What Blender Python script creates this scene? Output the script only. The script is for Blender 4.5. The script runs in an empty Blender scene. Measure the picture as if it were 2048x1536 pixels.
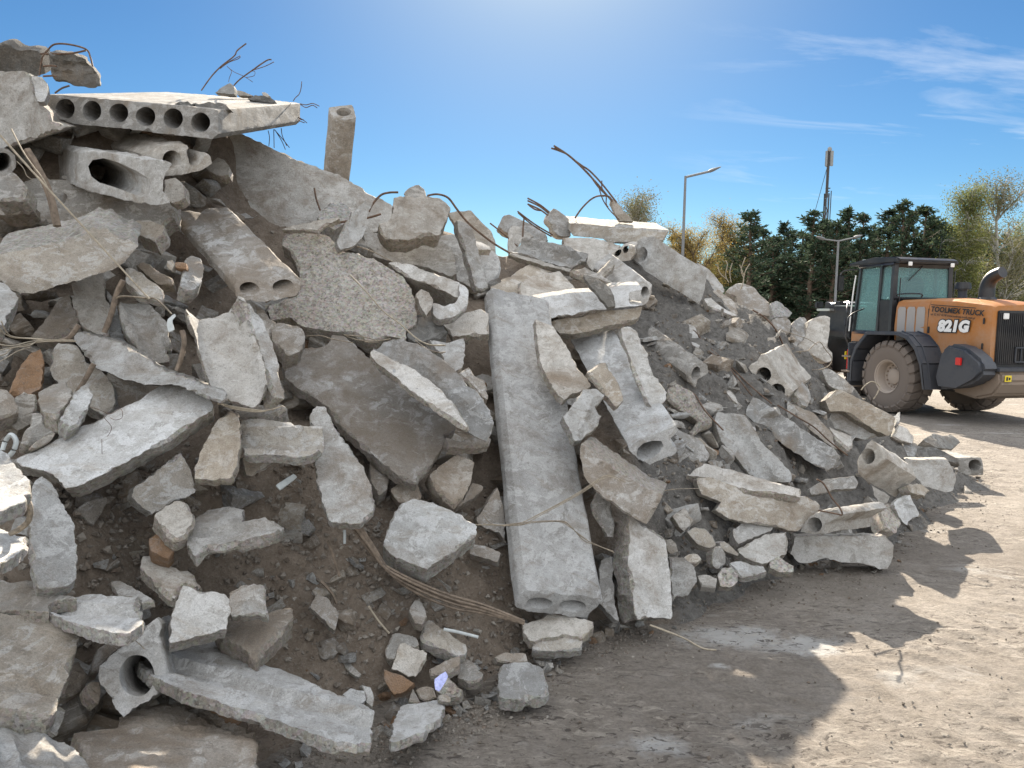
SUN_E, SKY_S, EXPO = 5.0, 0.05, 1.65
import bpy, bmesh, math, random
import numpy as np
from math import radians as rad, sin, cos, pi, tan, atan
from mathutils import Vector, Matrix, noise
from mathutils.geometry import delaunay_2d_cdt
S = bpy.context.scene
COL = S.collection
random.seed(7); TS = .62
# ------------------------------------------------------------------ camera
F = 1536.0; YC = 623.0; CH = 2.1; ROLL = rad(0.9)
PITCH = atan((768-YC)/F)
fwd = Vector((0, cos(PITCH), -sin(PITCH))); r0 = Vector((1, 0, 0)); u0 = r0.cross(fwd)
RT = (r0*cos(ROLL)+u0*sin(ROLL)).normalized(); UP = RT.cross(fwd).normalized(); C0 = Vector((0, 0, CH))
cam = bpy.data.cameras.new("camera"); camo = bpy.data.objects.new("camera", cam); COL.objects.link(camo)
camo.matrix_world = Matrix(((RT.x, UP.x, -fwd.x, 0), (RT.y, UP.y, -fwd.y, 0), (RT.z, UP.z, -fwd.z, CH), (0, 0, 0, 1)))
cam.lens = 27; cam.sensor_width = 36; cam.clip_end = 6000; cam.clip_start = 0.05
S.camera = camo
def P(x, y, z): return C0+z*(fwd+RT*((x-1024)/F)-UP*((y-768)/F))
def gz(x, y, h=0.0):                      # depth where the ray meets the height h
    d = fwd+RT*((x-1024)/F)-UP*((y-768)/F)
    return (h-CH)/d.z
REG = {'F': (0, 0, 1), 'A1': (0, 60, 4), 'A2': (400, 60, 4), 'A3': (0, 400, 4), 'A4': (480, 360, 4), 'A5': (0, 740, 4),
       'A6': (480, 700, 4), 'A7': (0, 1100, 3.523), 'A8': (500, 1060, 3.227), 'B1': (930, 260, 4), 'B2': (930, 600, 4),
       'B3': (930, 940, 4), 'B4': (1340, 560, 4), 'B5': (1340, 860, 3.2), 'L': (1640, 480, 5.02)}
def px(s):
    t = s.split(); a, b, k = REG[t[0]]
    return [(a+float(p.split(',')[0])/k, b+float(p.split(',')[1])/k) for p in t[1:]]
# ------------------------------------------------------------------ tagging
def tag(o, label=None, cat=None, group=None, kind=None):
    if label: o['label'] = label
    if cat: o['category'] = cat
    if group: o['group'] = group
    if kind: o['kind'] = kind
    return o
def link(name, me, mat=None, parent=None, loc=None):
    o = bpy.data.objects.new(name, me); COL.objects.link(o)
    if mat: me.materials.append(mat)
    if parent: o.parent = parent
    if loc is not None: o.location = loc
    return o
def mesh_from(name, vs, fs, smooth=True, ang=38):
    me = bpy.data.meshes.new(name); me.from_pydata(vs, [], fs); me.update()
    if smooth:
        me.polygons.foreach_set('use_smooth', [True]*len(me.polygons))
        me.set_sharp_from_angle(angle=rad(ang))
    return me
# ------------------------------------------------------------------ materials
def newmat(name):
    m = bpy.data.materials.new(name); m.use_nodes = True
    nt = m.node_tree; nt.nodes.clear()
    out = nt.nodes.new('ShaderNodeOutputMaterial'); b = nt.nodes.new('ShaderNodeBsdfPrincipled')
    nt.links.new(b.outputs[0], out.inputs[0]); return m, nt, b
def N(nt, t, **k):
    n = nt.nodes.new(t)
    for a, v in k.items():
        if hasattr(n, a): setattr(n, a, v)
        else: n.inputs[a.replace('_', ' ')].default_value = v
    return n
def ramp(nt, src, stops):
    r = nt.nodes.new('ShaderNodeValToRGB'); nt.links.new(src, r.inputs[0])
    e = r.color_ramp.elements
    while len(e) < len(stops): e.new(0.5)
    for i, (p, c) in enumerate(stops):
        e[i].position = p
        if not hasattr(c, '__len__'): c = (c, c, c)
        e[i].color = (c[0], c[1], c[2], 1)
    return r.outputs[0]
def mix(nt, fac, a, b, mode='MIX'):
    n = nt.nodes.new('ShaderNodeMix'); n.data_type = 'RGBA'; n.blend_type = mode
    for s, v in ((n.inputs[0], fac), (n.inputs[6], a), (n.inputs[7], b)):
        if isinstance(v, bpy.types.NodeSocket): nt.links.new(v, s)
        elif hasattr(v, '__len__'): s.default_value = (v[0], v[1], v[2], 1)
        else: s.default_value = v
    return n.outputs[2]
def mth(nt, op, a, b=0.0):
    n = nt.nodes.new('ShaderNodeMath'); n.operation = op
    for s, v in ((n.inputs[0], a), (n.inputs[1], b)):
        if isinstance(v, bpy.types.NodeSocket): nt.links.new(v, s)
        else: s.default_value = v
    return n.outputs[0]
def noi(nt, vec, scale, detail=6, rough=0.6, dist=0.0):
    n = N(nt, 'ShaderNodeTexNoise'); n.inputs['Scale'].default_value = scale; n.inputs['Detail'].default_value = detail
    n.inputs['Roughness'].default_value = rough; n.inputs['Distortion'].default_value = dist
    nt.links.new(vec, n.inputs['Vector']); return n.outputs['Fac']
def objvec(nt, rnd=True, world=False):
    if world:
        g = N(nt, 'ShaderNodeNewGeometry'); return g.outputs['Position']
    tc = N(nt, 'ShaderNodeTexCoord')
    if not rnd: return tc.outputs['Object']
    oi = N(nt, 'ShaderNodeObjectInfo'); m = mth(nt, 'MULTIPLY', oi.outputs['Random'], 57.0)
    v = N(nt, 'ShaderNodeVectorMath', operation='ADD'); nt.links.new(tc.outputs['Object'], v.inputs[0]); nt.links.new(m, v.inputs[1])
    return v.outputs[0]
def smap(nt, vec, sc, rot=(0, 0, 0)):
    m = N(nt, 'ShaderNodeMapping'); m.inputs['Scale'].default_value = sc; m.inputs['Rotation'].default_value = rot
    nt.links.new(vec, m.inputs['Vector']); return m.outputs[0]
def bump(nt, b, hs, last=None):
    for h, st, d in hs:
        n = N(nt, 'ShaderNodeBump'); n.inputs['Strength'].default_value = st; n.inputs['Distance'].default_value = d
        nt.links.new(h, n.inputs['Height'])
        if last: nt.links.new(last, n.inputs['Normal'])
        last = n.outputs[0]
    nt.links.new(last, b.inputs['Normal'])
def concrete(name, base, dust=(.23, .19, .15), damt=0.35, skim=0.3, agg=0.0, pit=0.5, world=False):
    m, nt, b = newmat(name); v = objvec(nt, world=world)
    n1 = noi(nt, v, 1.7, 7, .62, .4); n2 = noi(nt, v, 9, 7, .65); n3 = noi(nt, v, 55, 5, .7)
    c = mix(nt, ramp(nt, n1, [(.3, 0), (.7, 1)]), [x*.78 for x in base], [min(1, x*1.12) for x in base])
    c = mix(nt, ramp(nt, n2, [(.38, 0), (.60, 1)]), mix(nt, 1.0, c, (.80, .785, .765), 'MULTIPLY'), c)
    n4 = noi(nt, v, 4.2, 10, .74, .8)
    c = mix(nt, ramp(nt, n4, [(.38, .6), (.42, 0)]), c, mix(nt, 1.0, c, (.62, .60, .57), 'MULTIPLY'))
    st_ = noi(nt, smap(nt, v, (1.2, 7, 2.2), (.7, .2, 1.1)), 2.2, 8, .7, .5)
    c = mix(nt, ramp(nt, st_, [(.54, 0), (.63, .5)]), c, mix(nt, 1.0, c, (.70, .62, .53), 'MULTIPLY'))
    if skim:    # pale cement film in streaked patches
        s = noi(nt, smap(nt, v, (3, 1.1, 5), (.5, .3, .8)), 3.1, 9, .72, .6)
        c = mix(nt, ramp(nt, s, [(.51, 0), (.56, skim*1.15)]), c, (.60, .60, .595))
    if damt:    # brown soil
        s = noi(nt, v, 2.6, 9, .68, .5)
        lo = .74-damt*.42
        c = mix(nt, ramp(nt, s, [(lo-.10, 0), (lo, .45), (lo+.08, .85)]), c, dust)
    if agg:
        vo = N(nt, 'ShaderNodeTexVoronoi'); vo.inputs['Scale'].default_value = 62; nt.links.new(v, vo.inputs['Vector'])
        hs = N(nt, 'ShaderNodeHueSaturation'); nt.links.new(vo.outputs['Color'], hs.inputs['Color']); hs.inputs['Saturation'].default_value = .18
        c = mix(nt, agg, c, mix(nt, 1, hs.outputs[0], (.62, .6, .57), 'MULTIPLY'))
    gr_ = noi(nt, v, 170, 3, .8)
    c = mix(nt, 1, c, ramp(nt, gr_, [(.3, .72), (.7, 1.18)]), 'MULTIPLY')
    sc_ = noi(nt, smap(nt, v, (2.2, 30, 9), (.4, .6, .9)), 1.6, 6, .8, .3)
    c = mix(nt, ramp(nt, sc_, [(.60, 0), (.66, .38)]), c, (.62, .61, .58))
    dk = noi(nt, v, 26, 8, .75, .3)
    c = mix(nt, ramp(nt, dk, [(.60, 0), (.68, .6)]), c, (.13, .12, .11))
    c = mix(nt, ramp(nt, n3, [(.30, .55), (.45, 0)]), c, (.17, .16, .145))
    oi = N(nt, 'ShaderNodeObjectInfo'); br = mth(nt, 'MULTIPLY_ADD', oi.outputs['Random'], .34); nt.nodes[-1].inputs[2].default_value = .80
    wn = N(nt, 'ShaderNodeTexWhiteNoise', noise_dimensions='1D'); nt.links.new(oi.outputs['Random'], wn.inputs['W'])
    c = mix(nt, wn.outputs['Value'], mix(nt, 1.0, c, (1.04, .99, .92), 'MULTIPLY'), mix(nt, 1.0, c, (.98, 1.0, 1.02), 'MULTIPLY'))
    hs = N(nt, 'ShaderNodeHueSaturation'); nt.links.new(c, hs.inputs['Color']); nt.links.new(br, hs.inputs['Value'])
    nt.links.new(hs.outputs[0], b.inputs['Base Color']); b.inputs['Roughness'].default_value = .92
    b.inputs['Specular IOR Level'].default_value = .25
    vo = N(nt, 'ShaderNodeTexVoronoi'); vo.inputs['Scale'].default_value = 45; nt.links.new(v, vo.inputs['Vector'])
    pits = ramp(nt, vo.outputs['Distance'], [(.1, 0), (.32, 1)])
    bump(nt, b, [(noi(nt, v, 13, 9, .8), .32, .02), (noi(nt, v, 60, 6, .8), .9, .014), (pits, pit*.6, .006)])
    return m
M = {}
M['p'] = concrete('concrete_pale', (.50, .497, .485), damt=.36, skim=.5)
M['w'] = concrete('concrete_whitish', (.59, .588, .58), damt=.22, skim=.8)
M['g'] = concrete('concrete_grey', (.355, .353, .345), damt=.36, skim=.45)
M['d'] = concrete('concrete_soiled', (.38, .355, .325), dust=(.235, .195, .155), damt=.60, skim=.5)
M['r'] = concrete('concrete_aggregate', (.34, .325, .30), damt=.3, skim=.45, agg=.5, pit=1.6)
M['y'] = concrete('concrete_tan', (.47, .435, .385), damt=.38, skim=.5)
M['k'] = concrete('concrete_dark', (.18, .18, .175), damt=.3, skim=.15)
M['s'] = concrete('concrete_smooth', (.54, .54, .535), damt=.2, skim=.7, pit=.3)
M['b'] = concrete('broken_concrete', (.37, .35, .315), damt=.40, skim=.4, agg=.35, pit=1.6)
M['db'] = concrete('broken_soiled_concrete', (.31, .275, .235), damt=.62, skim=.3, agg=.25, pit=1.4)
M['o'] = concrete('brick_brown', (.33, .21, .13), dust=(.25, .18, .13), damt=.3, skim=.1)
def simple(name, col, rough=.6, metal=0, var=.25, sc=20, bmp=.2, spec=.5, dist=.004):
    m, nt, b = newmat(name); v = objvec(nt)
    n = noi(nt, v, sc, 5)
    c = mix(nt, ramp(nt, n, [(.3, 0), (.7, 1)]), [x*(1-var) for x in col], [min(1, x*(1+var)) for x in col])
    nt.links.new(c, b.inputs['Base Color']); b.inputs['Roughness'].default_value = rough; b.inputs['Metallic'].default_value = metal
    b.inputs['Specular IOR Level'].default_value = spec
    if bmp: bump(nt, b, [(noi(nt, v, sc*3, 5), bmp, dist)])
    return m
M['rebar'] = simple('rusty_steel', (.13, .085, .06), .75, .3, .5, 40)
M['wire'] = simple('steel_wire', (.26, .22, .17), .6, .35, .4, 60)
M['wirep'] = simple('dry_pale_wire', (.30, .26, .20), .8, 0, .3, 50)
M['wood'] = simple('weathered_wood', (.16, .125, .095), .9, 0, .45, 30, .6)
M['plast'] = simple('pale_plastic', (.42, .45, .45), .4, 0, .15, 30)
M['paper'] = simple('blue_white_paper', (.42, .45, .75), .8, 0, .3, 60)
# ------------------------------------------------------------------ visible depth of the pile
ZC = [(0,1536,2.75),(0,1300,3.0),(0,1100,3.35),(0,850,3.85),(0,600,4.4),(0,400,4.9),(0,180,5.2),
(250,1500,3.2),(250,1300,3.45),(250,1100,3.85),(250,850,4.25),(250,600,4.75),(250,400,5.2),(250,220,5.6),
(500,1300,3.95),(500,1100,4.25),(500,850,4.6),(500,600,5.4),(500,400,6.3),(500,280,6.7),
(750,1300,4.2),(750,1100,4.55),(750,850,5.1),(750,600,6.0),(750,420,7.0),
(1000,1250,4.65),(1000,1000,5.1),(1000,800,5.7),(1000,600,6.8),(1000,480,8.0),
(1200,1100,5.2),(1200,850,6.0),(1200,650,7.1),(1200,450,8.8),
(1400,1100,5.7),(1400,950,6.3),(1400,800,7.0),(1400,600,8.6),(1340,470,9.0),
(1600,1050,6.5),(1600,900,7.2),(1600,800,7.9),(1600,640,9.8),(1480,560,9.3),
(1800,960,7.9),(1770,860,9.2),(1700,750,10.6),(1930,920,10.)]
BASE = [(560,1536),(690,1500),(780,1478),(900,1440),(1000,1395),(1100,1330),(1180,1290),(1260,1262),(1400,1205),(1500,1165),(1600,1135),(1700,1130),(1790,1105),(1850,1030),(1910,985),(1990,950)]
for (x, y) in BASE: ZC.append((x, y, gz(x, y)))
_zp = np.array([(x/400., y/400.) for x, y, z in ZC]); _zi = np.array([1./z for x, y, z in ZC])
_A = np.sqrt(((_zp[:, None]-_zp[None])**2).sum(-1)+.02)
_n = len(ZC); _B = np.zeros((_n+3, _n+3)); _B[:_n, :_n] = _A; _B[:_n, _n] = 1; _B[:_n, _n+1:] = _zp; _B[_n, :_n] = 1; _B[_n+1:, :_n] = _zp.T
_w = np.linalg.solve(_B, np.concatenate([_zi, np.zeros(3)]))
def Z(x, y):
    p = np.array((x/400., y/400.)); r = np.sqrt(((p-_zp)**2).sum(-1)+.02)
    return float(1./max(.03, r@_w[:_n]+_w[_n]+p@_w[_n+1:]))
# ------------------------------------------------------------------ broken slab builder
def pip(pts, poly):
    x, y = pts[:, 0], pts[:, 1]; ins = np.zeros(len(pts), bool); n = len(poly)
    a = np.array(poly); b = np.roll(a, -1, 0)
    for (x1, y1), (x2, y2) in zip(a, b):
        if y1 == y2: continue
        c = ((y1 > y) != (y2 > y)) & (x < (x2-x1)*(y-y1)/(y2-y1)+x1)
        ins ^= c
    return ins
def resample(poly, step):
    out = []
    n = len(poly)
    for i in range(n):
        a = Vector(poly[i]); b = Vector(poly[(i+1) % n]); L = (b-a).length; k = max(1, int(round(L/step)))
        for j in range(k): out.append(a.lerp(b, j/k))
    return out
def piece(name, tone, z, pts, t=.12, g=None, ex=None, holes=(), ch=(), rs=.0035, jag=None, parent=None, sr=None, fine=1.0, smooth_holes=True):
    """a broken slab: a face (outline through view rays on a tilted plane) carried back by its thickness.
    ex = (dx px, dy px, dz m) displacement of the far side at the centroid."""
    cx = sum(p[0] for p in pts)/len(pts); cy = sum(p[1] for p in pts)/len(pts)
    if g is None:
        gy = (Z(cx, cy+50)-Z(cx, cy-50)); gx = (Z(cx+50, cy)-Z(cx-50, cy))
        g = (gx*.5+random.uniform(-.08, .08), gy*.8+random.uniform(-.08, .08))
    # plane through three close points
    i0 = 1./z; ax = -g[0]/100*i0*i0; ay = -g[1]/100*i0*i0
    def PP(x, y): return P(x, y, 1./max(.02, i0+ax*(x-cx)+ay*(y-cy)))
    O = PP(cx, cy); e1 = (PP(cx+40, cy)-O); e2 = (PP(cx, cy+40)-O)
    n = e1.cross(e2).normalized()
    if n.dot(C0-O) < 0: n = -n
    u = e1.normalized(); v = n.cross(u)
    def to2(p): q = PP(*p)-O; return (q.dot(u), q.dot(v))
    outer = [to2(p) for p in pts]
    ar = sum(outer[i][0]*outer[(i+1) % len(outer)][1]-outer[(i+1) % len(outer)][0]*outer[i][1] for i in range(len(outer)))
    if ar < 0: outer.reverse()
    E = (P(cx+ex[0], cy+ex[1], z+ex[2])-O) if ex else -n*t*TS
    step = .0042*z/fine; size = math.sqrt(abs(ar)/2)
    step = max(step, size/55)
    if jag is None: jag = min(.007, .045*size)
    if sr is None: sr = min(.009, .05*size)
    seed = Vector((random.uniform(-50, 50), random.uniform(-50, 50), random.uniform(-50, 50)))
    # round the traced corners a little, then resample and roughen
    r = resample(outer, step); k = len(r)
    ro = []
    for i in range(k):
        a = r[i-1]; b = r[(i+1) % k]; tdir = (b-a); nn = Vector((tdir.y, -tdir.x)).normalized()
        p3 = Vector((r[i].x, r[i].y, 0))
        d = noise.noise(p3*9+seed)*jag*1.0+noise.noise(p3*30+seed)*jag*1.2+random.uniform(-.45, .45)*jag
        q = r[i]*.8+(a+b)*.1
        ro.append((q+nn*d, nn))
    k = len(ro)
    ch_c = []
    for p, _ in ro:
        q3 = Vector((p.x, p.y, 3)); c_ = .0016+.003*abs(noise.noise(q3*14+seed))
        big = noise.noise(q3*4.5+seed*1.3)+.35*noise.noise(q3*16+seed)
        if big > .16: c_ += min(.02, (big-.16)*.075)
        ch_c.append(min(c_, .09*size))
    full = [p for p, _ in ro]; clean = [r[i]*.8+(r[i-1]+r[(i+1) % k])*.1 for i in range(k)]; long_ = E.length > .42 or bool(holes); inset = [p-nn*c for (p, nn), c in zip(ro, ch_c)]
    hl = []
    for h in holes:
        if isinstance(h, str): hp = [to2(p) for p in px(h)]; hp = [Vector(p) for p in resample(hp, step)]
        else:
            hx, hy, rx, ry = h[:4]; ro_ = rad(h[4]) if len(h) > 4 else 0; a, b, kk = 0, 0, 1
            hp = []
            for j in range(28):
                q = 2*pi*j/28; dx, dy = rx*cos(q), ry*sin(q)
                w = 1+.04*noise.noise(Vector((q*2, hx, hy)))
                hp.append(Vector(to2((hx+w*(dx*cos(ro_)-dy*sin(ro_)), hy+w*(dx*sin(ro_)+dy*cos(ro_))))))
        ha = sum(hp[i].x*hp[(i+1) % len(hp)].y-hp[(i+1) % len(hp)].x*hp[i].y for i in range(len(hp)))
        if ha < 0: hp.reverse()
        hl.append(hp)
    chs = []
    for c in ch:
        c = list(c); A = Vector(to2(c[0])); B = Vector(to2(c[1])); rr = (Vector(to2((c[0][0]+c[2], c[0][1])))-A).length
        chs.append((A, B, rr, c[3] if len(c) > 3 else .6))
    gs = step*(1.35 if (ch or rs > .012) else 2.2)
    xs = [p.x for p in full]; ys = [p.y for p in full]
    gx_ = np.arange(min(xs), max(xs), gs); gy_ = np.arange(min(ys), max(ys), gs)
    if len(gx_)*len(gy_) > 6500:
        f = math.sqrt(len(gx_)*len(gy_)/6500.); gs *= f; gx_ = np.arange(min(xs), max(xs), gs); gy_ = np.arange(min(ys), max(ys), gs)
    G = np.array([(a+random.uniform(-.3, .3)*gs, b+random.uniform(-.3, .3)*gs) for a in gx_ for b in gy_])
    if len(G):
        ok = pip(G, [tuple(p) for p in inset])
        for hp in hl: ok &= ~pip(G, [tuple(p) for p in hp])
        G = G[ok]
        allb = np.array([tuple(p) for p in inset]+[tuple(p) for hp in hl for p in hp])
        if len(G): G = G[(((G[:, None]-allb[None])**2).sum(-1)).min(1) > (gs*.45)**2]
    V2 = [p.copy() for p in inset]; ED = [(i, (i+1) % k) for i in range(k)]
    hidx = []
    for hp in hl:
        s0 = len(V2); V2 += hp; hidx.append((s0, len(hp))); ED += [(s0+i, s0+(i+1) % len(hp)) for i in range(len(hp))]
    V2 += [Vector((float(a), float(b))) for a, b in G]
    res = delaunay_2d_cdt(V2, ED, [], 0, 1e-6); rv, rf, orig = res[0], res[2], res[3]
    cen = np.array([((rv[f[0]].x+rv[f[1]].x+rv[f[2]].x)/3, (rv[f[0]].y+rv[f[1]].y+rv[f[2]].y)/3) for f in rf])
    ok = pip(cen, [tuple(p) for p in inset])
    for hp in hl: ok &= ~pip(cen, [tuple(p) for p in hp])
    tri = [tuple(f) for f, q in zip(rf, ok) if q]
    omap = {}
    for i, o_ in enumerate(orig):
        for q in o_: omap[q] = i
    bset = set(range(k))
    def depth(p):
        d = 0
        for A, B, rr, dm in chs:
            AB = B-A; tt = max(-.2, min(1.2, (p-A).dot(AB)/max(1e-9, AB.length_squared))); dd = (p-A-AB*tt).length
            if dd < rr: d = max(d, math.sqrt(rr*rr-dd*dd)*min(.95, dm*1.6))
        return d
    def nz(p): 
        q = Vector((p.x, p.y, 0))
        return rs*(noise.noise(q*5+seed)+.6*noise.noise(q*17+seed)+.5*noise.noise(q*45+seed))
    vs = []; fs = []
    nv = len(rv)
    for i, p in enumerate(rv):
        onb = any(q < len(V2)-len(G) for q in orig[i])
        vs.append(u*p.x+v*p.y+n*(nz(p)*(.4 if onb else 1)-depth(p)))
    fs += tri
    # back face
    for i, p in enumerate(rv): vs.append(u*p.x+v*p.y+E+n*(-nz(p)*.5))
    fs += [(c+nv, b+nv, a+nv) for a, b, c in tri]
    n_face = len(fs)
    # side rings
    L = E.length; nr = max(1, min(30 if long_ else 14, int(L/(step*2.2))))
    dirE = E.normalized()
    rings = [[omap[i] for i in range(k)]]
    for j in range(nr+1):
        tt = j/nr if nr else 0
        if j == 0: off = 0
        ring = []
        for i in range(k):
            cc = ch_c[i]*1.1/L
            s = min(max(tt, cc), 1-cc) if 0 < 1-2*cc else .5
            p = full[i]
            if long_:
                w_ = math.exp(-min(s, 1-s)*L/.02); p = clean[i]+(full[i]-clean[i])*max(.12, w_)
            q = u*p.x+v*p.y+E*s
            q2 = q+seed
            nn3 = u*ro[i][1].x+v*ro[i][1].y
            am = sr*(noise.noise(q2*8)*1.2+noise.noise(q2*30)*.9)*(0.25 if j in (0, nr) else 1)
            dp = depth(p)
            q = q+nn3*am-(n*dp*(1-s) if dp else n*0)
            ring.append(len(vs)); vs.append(q)
        rings.append(ring)
    rings.append([omap[i]+nv for i in range(k)])
    for a, b in zip(rings[:-1], rings[1:]):
        for i in range(k):
            j = (i+1) % k; fs.append((a[j], a[i], b[i], b[j]))
    n_side = len(fs)
    for (s0, m) in hidx:
        a = [omap[s0+i] for i in range(m)]; b = [x+nv for x in a]
        ns = 5; prev = a
        for q in range(1, ns+1):
            if q == ns: cur = b
            else:
                cur = []
                for i in range(m):
                    cur.append(len(vs)); vs.append(vs[a[i]]*(1-q/ns)+vs[b[i]]*(q/ns)+Vector([random.uniform(-.0012, .0012) for _ in range(3)]))
            for i in range(m):
                j = (i+1) % m; fs.append((prev[i], prev[j], cur[j], cur[i]))
            prev = cur
    me = mesh_from(name, vs, fs, ang=27)
    if E.dot(n) > 0: me.flip_normals()
    o = link(name, me, M[tone], loc=O)
    if not holes and tone in 'pwgydr':
        me.materials.append(M['db' if tone == 'd' else 'b'])
        mi = [0]*len(me.polygons)
        for i in range(n_face, n_side): mi[i] = 1
        me.polygons.foreach_set('material_index', mi)
    if parent: o.parent = parent; o.location = O-parent.location
    return o
def tube_mesh(name, pts, r, sides=6, taper=None):
    pts = [Vector(p) for p in pts]
    # smooth the path
    sm = []
    m = len(pts)
    for i in range(m-1):
        p0 = pts[max(i-1, 0)]; p1 = pts[i]; p2 = pts[i+1]; p3 = pts[min(i+2, m-1)]
        for j in range(5):
            t = j/5; sm.append(.5*((2*p1)+(p2-p0)*t+(2*p0-5*p1+4*p2-p3)*t*t+(3*p1-p0-3*p2+p3)*t**3))
    sm.append(pts[-1]); vs = []; fs = []
    up = Vector((.3, .2, .93))
    for i, p in enumerate(sm):
        d = (sm[min(i+1, len(sm)-1)]-sm[max(i-1, 0)]).normalized(); a = d.cross(up)
        if a.length < .05: a = d.cross(Vector((1, 0, 0)))
        a.normalize(); b = d.cross(a)
        rr = r*(1 if taper is None else (1+(taper-1)*i/(len(sm)-1)))
        for k in range(sides): q = 2*pi*k/sides; vs.append(p+a*cos(q)*rr+b*sin(q)*rr)
    for i in range(len(sm)-1):
        for k in range(sides):
            k2 = (k+1) % sides; fs.append((i*sides+k, i*sides+k2, (i+1)*sides+k2, (i+1)*sides+k))
    fs.append(tuple(range(sides))[::-1]); fs.append(tuple((len(sm)-1)*sides+k for k in range(sides)))
    return mesh_from(name, vs, fs, ang=60)
def rod(name, s, z0, z1=None, r=.006, mat='rebar', parent=None, sides=6, taper=None):
    q = px(s) if isinstance(s, str) else s
    z1 = z0 if z1 is None else z1; n = len(q)
    pts = [P(x, y, z0+(z1-z0)*i/(n-1)) for i, (x, y) in enumerate(q)]
    o0 = pts[0].copy()
    if mat in ('wirep', 'wire'): r *= .62
    if mat == 'rebar': r *= .82
    kk = [0, 0, 0]
    for i_ in range(1, n): pts[i_] = pts[i_]+Vector((noise.noise(pts[i_]*9), noise.noise(pts[i_]*9+Vector((5, 0, 0))), noise.noise(pts[i_]*9+Vector((0, 7, 0)))))*.02*min(1, r*120)
    me = tube_mesh(name, [p-o0 for p in pts], r, sides, taper); o = link(name, me, M[mat], loc=o0)
    if parent: o.parent = parent; o.location = o0-parent.location
    return o
def T(o, label, cat='slab', group=None): return tag(o, label, cat, group)
# ------------------------------------------------------------------ the slabs and blocks of the pile
def H(label, tone, z, s, cat='slab', name='concrete_slab', **k):
    o = piece(name, tone, z, px(s), **k); tag(o, label, cat); return o
def HB(label, tone, z, s, **k): return H(label, tone, z, s, cat='concrete block', name='concrete_block', **k)
def HC(label, tone, z, s, **k): return H(label, tone, z, s, cat='hollow slab', name='hollow_core_slab', **k)
def fh(reg, *hs):
    a, b, k = REG[reg]; return [(a+h[0]/k, b+h[1]/k, h[2]/k, h[3]/k)+tuple(h[4:]) for h in hs]
def fc(reg, *cs):
    a, b, k = REG[reg]; return [((a+c[0]/k, b+c[1]/k), (a+c[2]/k, b+c[3]/k), c[4]/k)+tuple(c[5:]) for c in cs]
# --- top left
o = HB('small fluted grey fragment hanging in rebar hoops at the very top left', 'k', 5.3, 'A1 385,190 440,178 560,185 690,235 715,285 770,320 808,390 805,450 765,466 620,448 470,425 420,400 400,310', t=.14, g=(.1, .15), ch=fc('A1', (400, 270, 760, 300, 30), (430, 345, 790, 350, 20)), rs=.015)
for s in ('A1 315,365 340,220 370,160 430,115 560,120 690,165 725,230 738,300', 'A1 325,190 560,185 690,175', 'A1 345,290 405,290 450,292', 'A1 345,370 415,370 450,372', 'A1 440,505 500,470 560,442'): rod('rebar', s, 5.22, r=.0075, parent=o)
HB('dark eroded slab end at the top left corner with sky above it', 'k', 5.25, 'A1 -40,120 60,112 130,155 170,165 260,160 300,170 330,200 335,270 360,300 360,350 250,390 200,400 -40,400', t=.2, g=(0, .2), rs=.02)
HB('big pale grey block at the top left, left of the slab with six round cores', 'p', 4.95, 'A1 -60,340 100,332 205,328 245,360 262,440 280,520 310,580 400,655 415,735 560,770 480,800 300,870 180,910 -60,965', ex=(20, 4, .5), g=(-.15, .05), rs=.01)
HB('chipped white broken corner beside the big pale block at top left', 'w', 4.85, 'A1 250,362 330,368 375,420 388,470 385,520 355,575 300,570 280,520', t=.12, g=(.1, 0), rs=.02)
six = HC('topmost long slab whose end shows a row of six round cores', 'g', 5.25, 'A1 375,512 700,540 1100,575 1420,600 1590,620 1745,640 1748,830 1700,872 1620,868 1500,850 1260,825 1000,790 700,765 420,738 400,650 372,590', ex=(201, -17, 1.8), g=(-.12, .0), holes=fh('A1', (522, 630, 76, 82), (735, 648, 76, 82), (950, 665, 76, 78), (1165, 692, 78, 78), (1385, 708, 78, 82), (1605, 740, 76, 80)), fine=1.2, sr=.0015, jag=.004)
for s, r in (('A2 10,485 90,370 170,290 270,210 300,160 365,105', .007), ('A2 170,290 260,240 325,205', .004), ('A2 160,310 230,262 300,235 325,215', .004), ('A2 270,445 320,390 430,310 530,245 575,235', .007), ('A2 430,320 520,290 595,252', .004), ('A2 400,335 480,270 545,240', .004), ('A2 215,290 250,330 235,380 228,415', .003), ('A2 215,290 270,335 350,370 420,415', .003), ('A2 370,380 430,365 435,330 400,330', .003)):
    rod('rebar', s, 6.6, r=r, parent=six)
for s in ('A2 745,570 760,540 795,510 810,460 815,410', 'A2 800,590 850,600 900,590 955,605', 'A2 800,592 850,620 900,605 940,622', 'A2 545,805 555,860 553,930', 'A2 590,795 592,945', 'A2 595,797 660,870 710,945', 'A2 600,800 650,880 677,960', 'A2 650,785 655,840 690,930', 'A2 770,690 820,715 855,742', 'A2 775,685 800,710 830,718', 'A2 760,695 800,725 835,740'):
    rod('rebar', s, 6.8, r=.0045, parent=six)
rod('rebar', 'A1 1740,655 1700,840', 5.15, r=.004, parent=six)
HB('wedge of concrete standing on the topmost slab at the foot of its rebar', 'g', 6.55, 'A2 115,502 180,450 240,420 275,460 272,512', t=.12, g=(0, 0))
HB('low dark flat fragment lying at the right end of the topmost slab', 'k', 6.35, 'A2 380,550 440,522 520,525 600,560 597,585 480,578', t=.15, g=(0, 0))
HB('thin pale fragment lying behind the wedge on the topmost slab', 'p', 6.75, 'A2 285,480 330,485 430,525 400,532 300,520', t=.1, g=(0, 0))
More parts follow.
